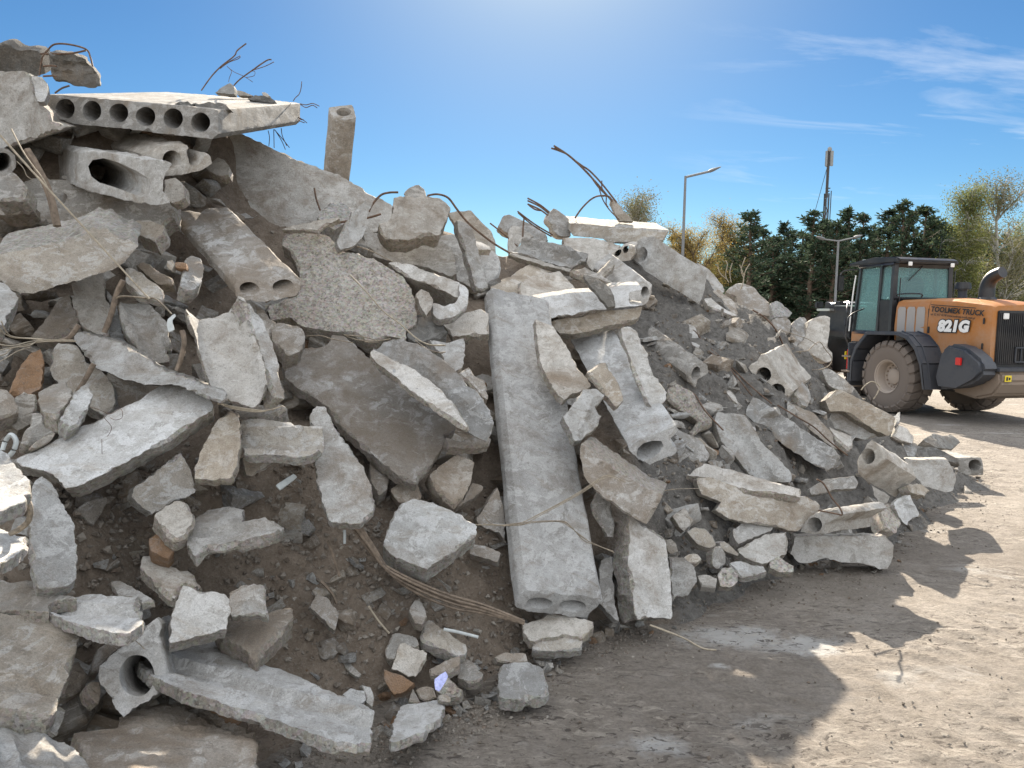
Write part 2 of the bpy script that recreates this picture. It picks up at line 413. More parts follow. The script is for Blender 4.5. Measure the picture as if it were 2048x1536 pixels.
HB('tiny white lump on the right end of the topmost slab', 'w', 6.6, 'A2 490,497 520,495 565,530 540,540 500,522', t=.08, g=(0, 0))
HB('dark crumbled debris heap on the front edge of the topmost slab', 'k', 5.2, 'A1 1410,598 1440,580 1500,575 1560,590 1620,585 1720,590 1800,610 1850,640 1750,640 1600,618 1480,612', t=.1, g=(0, 0), jag=.02)
HC('broken slab with two open cores directly under the topmost slab', 'p', 5.15, 'A1 1130,990 1200,960 1300,925 1440,910 1500,918 1522,940 1500,1010 1510,1060 1560,1090 1620,1060 1640,980 1690,1010 1705,1070 1600,1125 1450,1160 1320,1172 1200,1120', ex=(-140, -38, 1.0), g=(-.1, 0), holes=fh('A1', (1375, 1040, 76, 76)), sr=.012)
HC('hollow block with one wide dark oblique core at the upper left', 'p', 4.7, 'A1 640,985 700,968 820,972 1000,1008 1180,1040 1340,1048 1380,1075 1330,1130 1300,1200 1300,1290 1360,1350 1360,1390 1290,1402 1100,1385 900,1330 700,1280 605,1252', ex=(-90, -26, .95), g=(-.25, .05), holes=['A1 705,1090 740,1040 830,1025 950,1060 1100,1130 1190,1190 1215,1250 1190,1320 1130,1340 1060,1310 940,1265 800,1225 730,1170'], fine=1.2)
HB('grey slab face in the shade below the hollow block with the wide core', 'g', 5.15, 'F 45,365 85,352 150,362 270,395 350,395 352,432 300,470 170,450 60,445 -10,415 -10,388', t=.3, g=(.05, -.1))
HB('small pale block with rounded end beside the wide-cored hollow block', 'p', 5.05, 'A1 1305,1185 1400,1180 1465,1240 1475,1340 1430,1380 1370,1392 1300,1320', t=.15, g=(0, -.1))
HB('small pinkish chunk leaning on the large tilted slab near the topmost slab', 'p', 5.9, 'A1 1640,1100 1740,1020 1790,1040 1840,1100 1830,1160 1760,1170 1680,1140', t=.15, g=(0, -.2))
HC('cut hollow slab end with a black core at the left edge of the photo', 'g', 4.85, 'A1 -60,945 60,950 120,1000 130,1100 90,1150 -60,1150', ex=(-30, -5, .6), g=(0, 0), holes=fh('A1', (18, 1055, 75, 75)))
HB('rounded grey block under the black core at the left edge', 'g', 4.75, 'A1 -40,1130 100,1135 170,1190 205,1250 190,1345 -40,1370', t=.25, g=(0, -.2))
HB('thin flat slab low at the left edge, under two grey blocks', 'd', 4.8, 'A1 -40,1375 210,1368 220,1430 150,1475 -40,1480', t=.25, g=(0, -.1))
H('very large smooth slab tilted behind the hollow blocks, below the topmost slab', 'p', 6.7, 'F 400,284 440,268 486,268 600,323 664,342 775,405 840,452 700,470 600,465 540,462 520,440 480,415 392,420 395,398 402,385 401,340', t=.2, g=(.12, -.2), rs=.005)
HC('upright hollow stub standing alone against the sky', 'y', 7.5, 'A2 1028,620 1120,606 1215,597 1230,606 1248,700 1235,712 1150,718 1060,712 1050,690', ex=(-14, 150, .35), g=(0, -.3), holes=fh('A2', (1150, 655, 60, 34)), sr=.006, jag=.003)
# --- left
o = HC('long thick beam at the left edge with a broken core opening at its right end', 'y', 4.35, 'A3 -60,450 250,380 560,300 740,215 800,240 840,225 930,290 1000,325 1040,312 1105,370 1050,420 1000,490 950,540 850,580 640,640 400,710 150,780 -60,590', ex=(14, -44, .35), g=(.05, -.12), rs=.01)
rod('wire', 'A1 0,840 280,1150 640,1536 1200,2150', 4.05, 4.2, r=.009, mat='wirep').select_set(False)
tag(S.collection.objects[-1], 'long pale bent strand crossing the thick beam at the left', 'wire')
tag(rod('wire', 'A1 90,790 200,1000 340,1190 380,1260', 4.2, r=.006, mat='wirep'), 'shorter pale strand beside the long one at the upper left', 'wire')
tag(rod('wire', 'A1 135,1050 190,1110 215,1170 260,1200', 4.2, r=.003, mat='wirep'), 'short curled thin wire right of the black core at the left edge', 'wire')
tag(rod('wood_stake', 'A1 215,960 300,1100 400,1300 470,1560', 4.3, r=.022, mat='wood', sides=5), 'dark splintered wooden stake standing below the hollow block at the left', 'wood')
HC('soiled brown slab lying with two broken cores at its lower right end', 'd', 4.85, 'F 470,572 476,562 500,558 530,563 545,553 590,550 602,560 604,578 590,592 545,601 515,605 490,600 474,592', ex=(-130, -140, .75), g=(.05, -.1), holes=[(499, 578, 20, 14, 8), (566, 572, 21, 13, -8)], sr=.006, fine=1.3)
HB('pale block with a lit top edge between the thick beam and the soiled cored slab', 'y', 4.9, 'A3 1035,180 1100,150 1180,155 1320,200 1300,270 1240,335 1150,300 1100,280', t=.2, g=(0, -.3))
H('pale upright fragment below the thick left beam, brown stain at its top', 'p', 4.6, 'A3 560,660 640,640 820,585 832,640 830,760 880,850 880,960 860,1090 740,1060 660,1000 630,950 590,850 585,720', t=.12, g=(.1, -.2), rs=.015)
H('narrow grey fragment wedged right of the stained upright fragment', 'g', 4.65, 'A3 830,690 890,760 940,850 960,980 990,1100 1100,1240 860,1110 870,960 885,850', t=.12, rs=.015)
HB('soiled fragment in the shade left of the stained upright fragment', 'd', 4.5, 'A3 470,790 560,750 590,870 625,960 620,1010 500,1090 400,1110 245,1090 340,980 400,900', t=.2, rs=.02)
H('grooved grey shell fragment with blue-grey hollow, left of the white paper scrap', 'p', 4.5, 'A3 950,810 1040,790 1160,800 1240,870 1330,980 1375,1160 1370,1190 1330,1180 1355,1240 1360,1275 1290,1280 1180,1265 1100,1190 1010,1080 960,950', t=.13, ch=fc('A3', (1080, 830, 1270, 1230, 95, .4)), rs=.014)
HB('pale oval fragment at the lower end of the long pale strand', 'y', 4.55, 'A3 1000,545 1080,550 1200,640 1300,720 1312,800 1290,815 1200,780 1100,760 1050,700 1000,640', t=.14, rs=.018)
HB('dusty flat block between the oval fragment and the small bricks', 'd', 4.75, 'A3 1080,520 1150,495 1220,520 1280,580 1380,620 1390,680 1260,672 1140,570', t=.14, rs=.012)
HB('grey cracked block right of the small red brick piece', 'g', 4.6, 'A3 1490,460 1540,445 1600,470 1635,530 1620,650 1560,712 1500,722 1440,690 1462,600', t=.16, rs=.018)
HB('small red brick piece wedged between grey blocks at the upper left', 'o', 4.58, 'A3 1395,495 1485,500 1490,555 1400,545', t=.07, g=(0, -.1))
HB('small yellow stone beside the red brick piece', 'y', 4.58, 'A3 1335,485 1380,475 1400,520 1370,565 1335,540', t=.07, g=(0, -.1), rs=.01)
HB('pale block corner at the left edge under the thick beam', 'p', 4.0, 'A3 -60,580 60,680 150,780 120,850 60,930 40,1010 -60,980', t=.2, g=(.15, -.2))
H('scooped whitish slab piece standing in the centre left with a smooth hollow face', 'w', 4.15, 'F 372,618 384,613 400,617 430,612 458,603 476,590 488,598 500,640 518,690 532,740 530,778 512,795 490,793 450,775 425,770 410,730 390,660 375,632', t=.14, g=(.1, -.22), ch=[((432, 625), (480, 790), 52, .5)], rs=.014)
H('thin fin standing right behind the scooped whitish piece', 'p', 4.2, 'F 478,590 503,605 525,640 545,690 560,740 572,780 568,798 550,795 538,765 532,740 518,690 500,640', t=.2, g=(.25, -.2), rs=.012)
H('long thin sliver running down from left to the scooped piece', 'p', 4.05, 'F 145,672 155,664 190,672 240,685 290,715 335,745 420,772 452,785 456,800 440,808 400,790 350,768 290,770 240,755 190,735 172,715 155,690', ex=(6, -6, .3), g=(-.02, -.25), rs=.014)
HB('soiled rounded block under the upper end of the long thin sliver', 'y', 4.25, 'F 98,705 118,686 150,688 175,725 205,738 225,770 235,805 212,835 160,805 120,775 97,735', t=.25, rs=.014)
HB('dusty block between the long sliver and the long whitish slab', 'd', 4.3, 'F 215,745 255,748 300,768 330,775 300,800 225,840 212,790', t=.2, rs=.014)
HB('reddish standing fragment at the left, below the fanned wires', 'o', 4.15, 'A3 130,1390 190,1300 250,1220 330,1180 350,1300 330,1500 250,1560 80,1540', t=.15, rs=.02)
HB('squarish grey block left of the long whitish slab', 'g', 3.8, 'A5 300,180 420,110 540,90 578,200 560,240 500,300 440,370 330,330 305,260', t=.18, g=(.05, -.35), rs=.012)
HB('pale two-faced block leaning on the upper edge of the long whitish slab', 'p', 3.75, 'A5 560,240 640,130 720,100 742,220 700,330 640,440 540,488 500,430 490,380', t=.16, rs=.015)
HB('grey fragment with a curved notch, left of the long whitish slab', 'g', 3.7, 'A5 250,340 310,330 400,370 500,440 440,500 330,540 250,600 160,590 170,540 220,470 250,420', t=.16, rs=.016, ch=fc('A5', (420, 390, 300, 590, 60, .4)))
HB('thin grey flake lying under the notched fragment', 'g', 3.66, 'A5 250,600 330,545 440,500 445,520 400,570 300,620 250,625', t=.08)
HB('soiled block at the left edge beside two grey blocks', 'd', 3.75, 'A5 -60,140 60,160 110,220 150,330 60,375 -60,395', t=.2, rs=.012)
HB('grey block behind the notched fragment at the left', 'g', 3.85, 'A5 110,230 190,170 290,190 300,320 230,440 140,490 60,420', t=.18, rs=.015)
H('long whitish slab lying diagonally at the left with loose fine wires on it', 'w', 3.8, 'A5 100,712 240,640 600,480 870,340 1100,240 1300,115 1400,95 1450,125 1520,120 1580,200 1640,180 1680,230 1720,270 1700,330 1600,380 1480,470 1350,560 1200,630 1060,710 900,790 640,922 520,950 480,890 420,840 300,780 180,770', ex=(9, 22, .16), g=(.02, -.3), rs=.007)
H('bluish white slab tip at the left edge above the coiled steel cable', 'w', 2.95, 'A5 -60,590 60,680 180,800 240,900 250,980 190,1000 200,1050 100,1085 0,1130 -60,1130', t=.1, g=(.1, -.35), rs=.01)
H('bluish white slab end at the left edge below the coiled steel cable', 'w', 2.95, 'A5 -60,1240 100,1310 232,1330 240,1385 200,1430 100,1500 0,1545 -60,1560', t=.08, g=(.1, -.5))
tag(rod('steel_cable', 'A5 200,1000 245,1090 235,1190 190,1260 130,1310 60,1330', 3.0, r=.018, mat='wire'), 'coiled grey steel cable between the two bluish slab ends at the left', 'cable')
tag(rod('plastic_pipe', 'A5 20,640 50,560 95,515 130,560 125,640 90,700', 3.5, r=.011, mat='plast'), 'pale plastic pipe loop at the left edge', 'pipe')
H('tall mossy grey slab standing at the left below the long whitish slab', 'g', 3.35, 'F 62,968 85,948 105,960 120,1000 150,1050 155,1090 150,1150 140,1172 75,1178 62,1130 60,1050', t=.12, g=(.1, -.15))
HB('pale tan block standing under the lower edge of the long whitish slab', 'y', 3.75, 'A5 1060,950 1200,860 1300,760 1400,690 1450,665 1520,800 1560,960 1540,1000 1400,1040 1250,1150 1210,1165 1150,1100 1060,1020', t=.2, rs=.012)
HB('square pale block touching the tan block below the long whitish slab', 'p', 3.65, 'A5 1235,1165 1330,1090 1450,1030 1500,1060 1572,1170 1560,1230 1500,1320 1400,1362 1370,1342 1300,1260', t=.16, g=(.1, -.2))
HB('tan drop-shaped fragment standing right of the end of the long whitish slab', 'y', 3.95, 'A5 1740,400 1840,300 1910,330 1925,450 1922,650 1900,760 1840,870 1700,882 1560,870 1550,790 1620,620 1700,470', t=.12, g=(.05, -.15), rs=.01)
H('shell fragment lying in brown soil with a grey curved hollow, centre left', 'p', 3.75, 'F 372,1090 382,1042 415,1020 460,1012 488,1020 482,1045 530,1035 566,1045 550,1065 500,1078 445,1092 415,1090 390,1112', t=.1, g=(0, -.45), ch=[((430, 1062), (560, 1050), 16, .5)], rs=.014)
HB('half buried dark block under the long whitish slab', 'd', 3.8, 'A5 590,1130 700,1050 850,1010 875,1040 800,1160 750,1242 700,1220 680,1180', t=.2, rs=.016)
HB('half buried brown chunk below the square pale block', 'o', 3.62, 'A5 1190,1350 1280,1290 1400,1450 1350,1510 1200,1450', t=.15, rs=.02)
# --- bottom left
H('large tan slab end with a curved channel at the left edge near the bottom', 'y', 2.85, 'A7 -60,430 100,450 300,470 575,545 540,680 510,810 450,960 410,1060 380,1170 250,1160 0,1120 -60,1120', t=.14, g=(.1, -.25), ch=fc('A7', (-60, 900, 430, 990, 80, .45)), rs=.01)
H('pale blue-grey fragment lying above the tan slab end at the bottom left', 'w', 3.15, 'A7 335,400 400,350 530,335 660,305 760,320 970,330 990,400 1025,470 990,520 900,592 780,590 600,540 400,470 350,440', t=.08, g=(0, -.5), ch=fc('A7', (420, 400, 1000, 440, 90, .5)), rs=.012)
H('grey slab fragment at the left edge above the tan slab end', 'g', 3.2, 'A7 -60,185 60,220 240,215 380,260 470,300 532,340 400,350 330,400 345,435 140,425 -60,430', t=.1, g=(.05, -.35), rs=.012)
HC('ring-shaped hollow slab end with one large round hole at the bottom left', 's', 3.2, 'A7 688,880 700,820 800,720 900,640 1000,550 1100,480 1142,520 1120,600 1140,690 1160,750 1185,900 1140,980 1060,1060 930,1112 870,1175 820,1120 780,1050 740,980 700,950', ex=(34, -16, .4), g=(.12, -.12), holes=fh('A7', (965, 885, 126, 146)), fine=1.2)
H('long whitish slab with a blue-grey channel lying on the ground at the bottom', 'w', 3.3, 'F 275,1302 318,1296 369,1282 417,1272 443,1284 494,1316 539,1333 562,1339 602,1354 655,1379 717,1404 749,1421 746,1457 742,1488 717,1495 674,1485 608,1460 546,1438 500,1425 430,1400 370,1382 300,1352 283,1335', t=.08, g=(.1, -.55), ch=[((330, 1322), (748, 1446), 40, .62)], rs=.011, fine=1.2)
H('broad soiled slab at the bottom edge of the photo', 'd', 2.95, 'F 148,1466 232,1455 252,1420 320,1410 400,1412 450,1440 505,1460 515,1475 514,1536 515,1600 180,1600 170,1520', t=.15, g=(.05, -.5), rs=.016, ch=[((400, 1424), (500, 1470), 14, .4)])
H('fluted pale slab filling the bottom left corner', 'p', 2.55, 'A7 -60,1140 40,1160 120,1210 300,1270 440,1340 540,1410 640,1536 700,1760 -60,1760', t=.12, g=(.1, -.3), ch=fc('A7', (130, 1240, 320, 1600, 75, .35), (20, 1250, 60, 1600, 60, .3), (420, 1370, 600, 1700, 50, .3)), rs=.012)
HB('square white block standing above the long channelled slab at the bottom', 'w', 3.45, 'A7 1200,652 1205,520 1230,380 1290,250 1420,280 1600,310 1636,370 1620,460 1600,560 1500,590 1400,612 1300,642', t=.15, g=(.08, -.15))
H('wedge with a pale face lying behind the square white block', 'p', 3.6, 'A7 985,110 1000,40 1050,30 1130,80 1260,130 1350,140 1405,240 1400,275 1290,250 1230,352 1110,270', t=.12, g=(.05, -.3), rs=.01)
HB('small thin bluish flake half buried left of the wedge', 'g', 3.5, 'A7 775,215 850,210 950,270 1090,355 1000,372 970,330 830,322', t=.06, g=(0, -.4))
HB('dark grey cube right of the square white block', 'g', 3.55, 'A7 1610,300 1700,260 1855,235 1875,350 1887,478 1800,450 1640,462 1620,400', t=.16, g=(.05, -.12))
HB('Y-shaped soiled chunk right of the square white block', 'd', 3.68, 'F 435,1245 465,1228 520,1232 555,1220 583,1215 586,1235 560,1265 530,1300 515,1327 490,1300 445,1272', t=.2, g=(.05, -.3), rs=.016)
HB('dark angular stone behind the ring-shaped slab end', 'd', 3.3, 'A7 630,870 660,780 700,690 800,620 920,600 900,640 800,720 700,820 690,860', t=.15, rs=.02)
HB('dark stone left of the ring-shaped slab end', 'd', 3.15, 'A7 480,900 500,800 560,780 620,900 600,980 500,1030 420,1040', t=.12, rs=.02)
HB('small brown stone under the left side of the ring-shaped slab end', 'd', 3.1, 'A7 610,970 640,925 700,930 715,1010 690,1085 640,1040', t=.1, rs=.015)
HB('flat grey stone sliding out under the tan slab end at the bottom left', 'g', 2.9, 'A7 215,1170 300,1140 420,1095 465,1130 440,1220 400,1320 300,1250', t=.1, rs=.012)
# --- centre
H('large soiled slab with whitish patches leaning in the middle of the pile', 'd', 4.95, 'F 565,722 580,702 640,692 655,685 665,668 690,672 720,700 780,755 850,800 905,838 911,850 900,869 888,868 892,880 870,920 833,966 790,950 770,930 740,905 715,880 690,860 655,815 630,795 600,780 570,755', t=.13, g=(.12, -.32), rs=.007)
for s, a in (('F 570,750 580,735 600,742 640,735 660,722 690,745 712,740 728,760 730,790 722,820 700,838 680,830 640,790 610,775', .01), ('F 700,850 715,860 733,865 733,880 725,888 708,872', .008), ('F 763,905 775,890 785,900 780,915 768,915', .006)): pass
H('ribbed slab fragment with a curved channel right of the large soiled slab', 'g', 4.8, 'F 745,700 768,672 800,675 850,695 880,715 900,730 930,760 960,790 980,820 986,850 978,872 940,855 905,835 860,800 820,770 765,735', t=.1, g=(.1, -.3), ch=[((785, 700), (960, 858), 24, .45)], rs=.011)
H('bright broken edge strip between the soiled slab and the ribbed fragment', 'w', 4.72, 'F 738,704 748,698 790,722 830,740 870,770 910,805 938,845 937,858 925,856 880,825 850,802 800,762 750,722', t=.07, g=(.1, -.3), rs=.014)
H('blade-shaped grey slab standing upright in the centre of the pile', 'p', 4.2, 'A6 560,510 610,440 680,450 720,540 800,680 880,780 940,850 1000,960 1040,1080 1075,1210 1060,1290 1020,1342 960,1382 880,1392 710,1372 690,1300 640,1150 610,1000 590,830', t=.1, g=(.05, -.2), rs=.008)
H('tan half-pipe fragment left of the blade-shaped slab', 'y', 4.1, 'A6 5,560 140,550 280,570 480,580 660,590 668,680 650,780 560,842 420,850 200,832 40,840 5,740', t=.1, g=(.02, -.3), ch=fc('A6', (60, 700, 640, 710, 120, .62)), rs=.012)
HB('small tan block under the half-pipe fragment', 'y', 4.15, 'A6 20,860 160,850 320,862 250,930 100,1010 50,1005', t=.14)
H('flat grey slab edge behind the half-pipe, under a frayed wire bundle', 'g', 4.35, 'A6 -60,430 200,440 340,425 385,450 300,500 150,548 -60,552', t=.2, g=(0, -.4), rs=.01)
HB('big pale rounded block on brown soil in the lower centre', 'p', 4.4, 'F 768,1090 772,1065 780,1038 800,1010 825,998 860,1002 900,1020 935,1036 955,1053 955,1070 930,1085 900,1105 866,1130 855,1139 820,1125 780,1110', t=.25, g=(.05, -.22), rs=.016)
HB('brown soiled boulder between the large soiled slab and the centre beam', 'd', 4.8, 'A6 1510,1000 1600,920 1740,830 1880,900 1862,960 1840,1080 1790,1180 1720,1270 1650,1220 1560,1130', t=.2, rs=.02)
HB('low soiled stone under the corner of the ribbed fragment', 'd', 4.85, 'A6 1650,700 1750,735 1860,700 1930,665 2020,700 2000,762 1900,777 1670,777', t=.15, rs=.014)
HB('brown block touching the left side of the centre beam near its middle', 'd', 5.0, 'A6 1740,185 1830,130 1900,210 1970,240 1985,400 1900,340 1830,260', t=.15, rs=.014)
HB('dark boulder under the large soiled slab', 'd', 4.7, 'A6 1050,1060 1040,900 1120,860 1190,1000 1180,1100 1110,1170', t=.2, rs=.02)
HB('two-lobed brown stone beside the dark boulder in the centre', 'd', 4.7, 'A6 1205,1110 1290,1060 1420,1080 1460,1170 1400,1220 1260,1222', t=.15, rs=.02)
HB('brown wedge left of the centre beam in the shade', 'd', 4.95, 'A6 1800,1180 1860,1060 1950,1090 1940,1120 1860,1190 1740,1250', t=.15, rs=.016)
HB('rounded brown boulder right of the scooped whitish piece', 'd', 4.8, 'A4 250,1200 300,1142 420,1150 500,1190 532,1260 480,1380 380,1412 330,1342 260,1282', t=.2, rs=.02)
HB('dark chunk between the scooped piece and the soiled cored slab', 'd', 4.9, 'A4 120,1000 180,1030 235,1110 300,1150 250,1200 280,1290 200,1240 150,1120', t=.15, rs=.02)
HB('very large round slab of exposed aggregate in the upper centre', 'r', 5.7, 'A4 330,520 350,440 480,398 600,410 720,460 820,560 950,570 1160,680 1300,770 1370,870 1400,960 1422,1120 1380,1180 1330,1200 1330,1282 1200,1252 1020,1292 900,1230 700,1212 520,1180 400,1100 250,1130 200,1000 450,930 490,860 460,700 400,560', t=.22, g=(.06, -.3), rs=.026, fine=1.1)
H('thin tapered flake lying on top of the round aggregate slab', 'p', 5.9, 'A4 330,395 480,350 640,312 790,298 800,310 700,350 620,412 500,400 400,402', t=.08, g=(0, -.2))
H('upright twisted pale flake at the crest of the upper centre', 'p', 5.95, 'A4 770,500 800,430 860,330 960,200 1040,130 1066,170 1030,260 1010,380 980,460 930,512 850,540 800,560', t=.12, g=(.2, -.1), ch=fc('A4', (900, 500, 1000, 280, 50, .3)), rs=.012)
HB('rough lump with aggregate behind the upright twisted flake', 'r', 6.3, 'A4 620,300 640,270 720,170 820,158 900,240 870,320 760,400 640,330', t=.25, rs=.03)
rod('rebar', 'A4 595,65 610,140 640,250', 6.2, r=.01, parent=S.collection.objects[-1])
H('hood-shaped pale shell at the crest with rebar arching on both sides', 'p', 6.35, 'A4 1230,112 1290,105 1320,132 1400,140 1500,125 1600,150 1650,180 1682,220 1650,330 1600,440 1500,435 1420,460 1350,482 1200,470 1130,400 1110,340 1200,290 1232,200', t=.3, g=(.12, -.2), ch=fc('A4', (1160, 380, 1250, 130, 60, .5)), rs=.012)
shell = S.collection.objects[-1]
rod('rebar', 'A4 1030,255 1060,195 1120,130 1190,108 1270,103', 6.3, r=.011, parent=shell)
rod('rebar', 'A4 1500,125 1570,108 1660,140 1740,240 1830,340 1950,440 2060,520 2160,580', 6.3, 6.6, r=.011, parent=shell)
rod('rebar', 'A4 700,370 770,345 860,330 1030,300 1130,285', 6.2, r=.011, parent=shell)
HB('small lump standing behind the hood-shaped shell against the sky', 'g', 6.6, 'A4 1305,115 1350,60 1430,38 1472,70 1480,135 1400,155 1330,145', t=.2, g=(0, 0), rs=.02)
H('wide pale slab below the hood-shaped shell', 'p', 6.7, 'A4 930,520 1000,400 1100,420 1300,470 1500,440 1600,470 1700,560 1720,650 1735,750 1690,775 1500,700 1200,650 1000,590', t=.12, g=(.05, -.3))
H('slab behind the pale slab, in the shade near the leaning thin strip', 'g', 6.9, 'A4 1500,440 1560,450 1740,430 1800,560 1850,740 1910,890 1730,800 1720,650', t=.15, g=(.1, -.2))
H('overhanging slab with a dark underside right of the round aggregate slab', 'p', 5.85, 'A4 1180,662 1250,650 1420,690 1600,760 1750,820 1830,900 1800,965 1740,942 1620,880 1500,830 1380,790 1280,735', ex=(-6, 36, .35), g=(.05, -.35), rs=.01)
H('curled white-rimmed shell right of the small bright rock', 'p', 5.65, 'A4 1750,820 1820,860 1838,960 1800,1040 1700,1100 1600,1116 1540,1080 1545,985 1640,1012 1720,980 1755,920', t=.12, g=(.1, -.25), rs=.012)
HB('small bright white rock wedged in the upper centre', 'w', 5.5, 'A4 1405,910 1450,870 1512,900 1546,960 1530,1040 1490,1092 1450,1030 1420,960', t=.12, g=(.1, -.1), rs=.014)
H('thin upright strip leaning at the crest between the shell and the gap of sky', 'p', 6.5, 'A4 1732,320 1790,330 1850,380 1900,540 1945,680 1992,870 1950,890 1900,885 1850,740 1800,560 1752,420', t=.15, g=(.2, -.1), rs=.012)
H('white slab end left of the top of the centre beam', 'w', 5.9, 'A4 1605,1120 1780,1070 1930,1028 1990,1060 1990,1230 1700,1252 1640,1182', t=.12, g=(.02, -.3))
HB('pale wedge block below the white slab end, beside a wire bundle', 'p', 5.15, 'A4 1500,1270 1650,1302 1790,1262 1802,1350 1782,1500 1700,1540 1640,1482 1620,1400', t=.15)
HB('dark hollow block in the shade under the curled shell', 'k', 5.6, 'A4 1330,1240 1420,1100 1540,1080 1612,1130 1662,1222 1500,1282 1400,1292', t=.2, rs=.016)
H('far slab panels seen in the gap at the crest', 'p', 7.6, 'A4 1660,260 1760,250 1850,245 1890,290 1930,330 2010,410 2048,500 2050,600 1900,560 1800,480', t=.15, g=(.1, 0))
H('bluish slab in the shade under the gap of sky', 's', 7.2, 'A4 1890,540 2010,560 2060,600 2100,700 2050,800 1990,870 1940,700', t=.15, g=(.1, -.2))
H('thin pale ledge behind the leaning strip at the crest', 'p', 7.0, 'A4 1800,470 1870,480 2000,530 2010,560 1900,555', t=.1)
# --- crest, right
o = H('flat long slab lying on the very crest right of the gap of sky', 'y', 8.45, 'B1 835,742 1110,766 1640,803 1612,860 1590,892 1350,916 1150,910 1105,868 870,850 830,800', ex=(-22, -16, .6), g=(.14, .05), rs=.007)
o = HB('knobby chunk with three rebars pointing up left at the crest', 'g', 8.4, 'B1 680,650 710,618 760,650 830,712 832,760 850,850 760,852 710,822 700,760 655,722 655,680', t=.3, g=(.1, 0), rs=.015)
for s in ('B1 500,545 600,600 690,660', 'B1 500,565 600,620 680,668', 'B1 500,592 600,645 670,685', 'B1 510,600 560,640 620,650'): rod('rebar', s, 8.4, r=.011, parent=o)
o = H('pale slab corner standing left of the knobby chunk at the crest', 'p', 8.3, 'B1 265,762 310,682 350,674 500,740 590,780 660,850 672,890 560,880 480,840 370,760 360,835 290,792', t=.25, g=(.1, -.1), rs=.012)
for s in ('B1 420,650 560,750 700,830', 'B1 425,662 540,755 690,845', 'B1 200,745 300,830 420,930', 'B1 472,705 465,780 460,850'): rod('rebar', s, 8.1, r=.010, parent=o)
H('upright bluish panel below the pale slab corner at the crest', 's', 8.1, 'B1 345,985 358,800 380,760 470,790 560,852 450,890 420,960', t=.1, g=(.1, 0))
H('channelled slab with a flange running right below the crest', 'g', 7.6, 'B1 345,975 400,940 470,855 600,880 800,920 990,990 960,1050 880,1080 850,1112 700,1072 520,1022', ex=(0, 8, .12), g=(.02, -.25), ch=fc('B1', (450, 925, 790, 1010, 62, .55)), rs=.012)
H('thin flange strip under the channelled slab', 'p', 7.45, 'B1 345,970 500,1015 700,1075 850,1112 838,1135 700,1100 500,1045 345,995', t=.12, g=(.02, -.3))
H('broad pale slab under the flat crest slab', 'p', 8.15, 'B1 780,860 1000,862 1110,880 1250,925 1180,992 1060,1072 1020,1132 970,1060 990,990 800,935', t=.15, g=(.05, -.3))
HC('pair of small hollow ends under the flat crest slab', 'p', 8.0, 'B1 1120,1020 1250,935 1310,918 1355,930 1362,985 1325,1045 1240,1050 1180,1030', ex=(10, -8, .4), g=(.05, 0), holes=fh('B1', (1285, 955, 22, 34, 25), (1222, 985, 20, 38, 45)))
HC('smooth tube-like hollow beam with its round end beside the gravel', 's', 7.2, 'B1 1390,1250 1440,1195 1495,1238 1498,1300 1472,1370 1432,1402 1380,1395 1320,1385 1305,1330 1340,1280', ex=(-72, -58, .7), g=(.05, -.1), holes=fh('B1', (1440, 1300, 32, 50)))
H('long whitish slab lying level behind the top of the centre beam', 'w', 6.55, 'B1 380,1395 480,1365 700,1320 900,1296 1060,1290 1180,1250 1290,1240 1400,1235 1422,1282 1312,1292 1312,1392 1432,1402 1300,1412 1140,1432 930,1472 700,1505 600,1520 480,1470', ex=(-3, -8, .25), g=(.02, -.42), rs=.006)
H('tan half-pipe underside below the level whitish slab', 'y', 6.5, 'B2 650,185 700,165 760,150 900,130 1130,82 1300,70 1425,48 1402,120 1380,150 1240,192 1160,202 1000,250 850,276 760,262', t=.15, g=(.02, -.2), ch=fc('B2', (700, 215, 1400, 100, 40, .35)), rs=.007)
H('dark curved plate lying across the level whitish slab', 'k', 6.35, 'B1 950,1158 1050,1180 1150,1250 1200,1330 1205,1410 1140,1422 1080,1332 1000,1250', t=.06, g=(.05, -.3))
HB('rounded pale block below the channelled slab', 'p', 7.0, 'B1 430,1270 440,1222 550,1160 760,1128 850,1230 912,1290 700,1332 520,1366 450,1362', t=.2, rs=.012)
H('long tan plank-like slab left of the rounded pale block', 'y', 7.2, 'B1 200,1242 350,1170 520,1062 680,1082 700,1132 550,1170 440,1232 430,1332 350,1372 200,1335', t=.15, rs=.01)
H('dark curved shell between the channelled slab and the tube-like beam', 'g', 7.3, 'B1 840,1112 960,1090 1050,1130 1180,1020 1200,1080 1110,1160 1200,1240 1080,1190 940,1160', t=.15, rs=.012)
HC('large block with a round core in its left end on the right crest', 'p', 8.1, 'B1 1390,870 1440,860 1512,850 1500,920 1482,1000 1455,1110 1440,1130 1362,1062 1330,1040 1350,990', ex=(108, 68, .25), g=(-.3, 0), holes=fh('B1', (1418, 990, 42, 56, 5)), fine=1.2)
H('slab edge right of the large cored block on the right slope', 'p', 9.0, 'F 1393,524 1420,540 1445,570 1450,580 1440,592 1420,580 1405,550', t=.2)
H('grooved slab strip below the slab edge on the right slope', 'd', 8.7, 'F 1412,578 1440,578 1470,605 1476,625 1472,634 1440,617 1412,600', t=.2, rs=.012)
H('pale sliver above the gravel on the right slope', 'p', 8.5, 'B4 275,150 330,138 400,210 480,252 545,282 500,292 420,252 300,202', t=.15)
o = HB('big soiled lump on the right crest with pale roots of wire above it', 'd', 10.0, 'B4 440,95 530,30 560,25 600,30 680,60 740,130 800,190 820,290 700,272 600,252 540,202 530,130', t=.4, rs=.035)
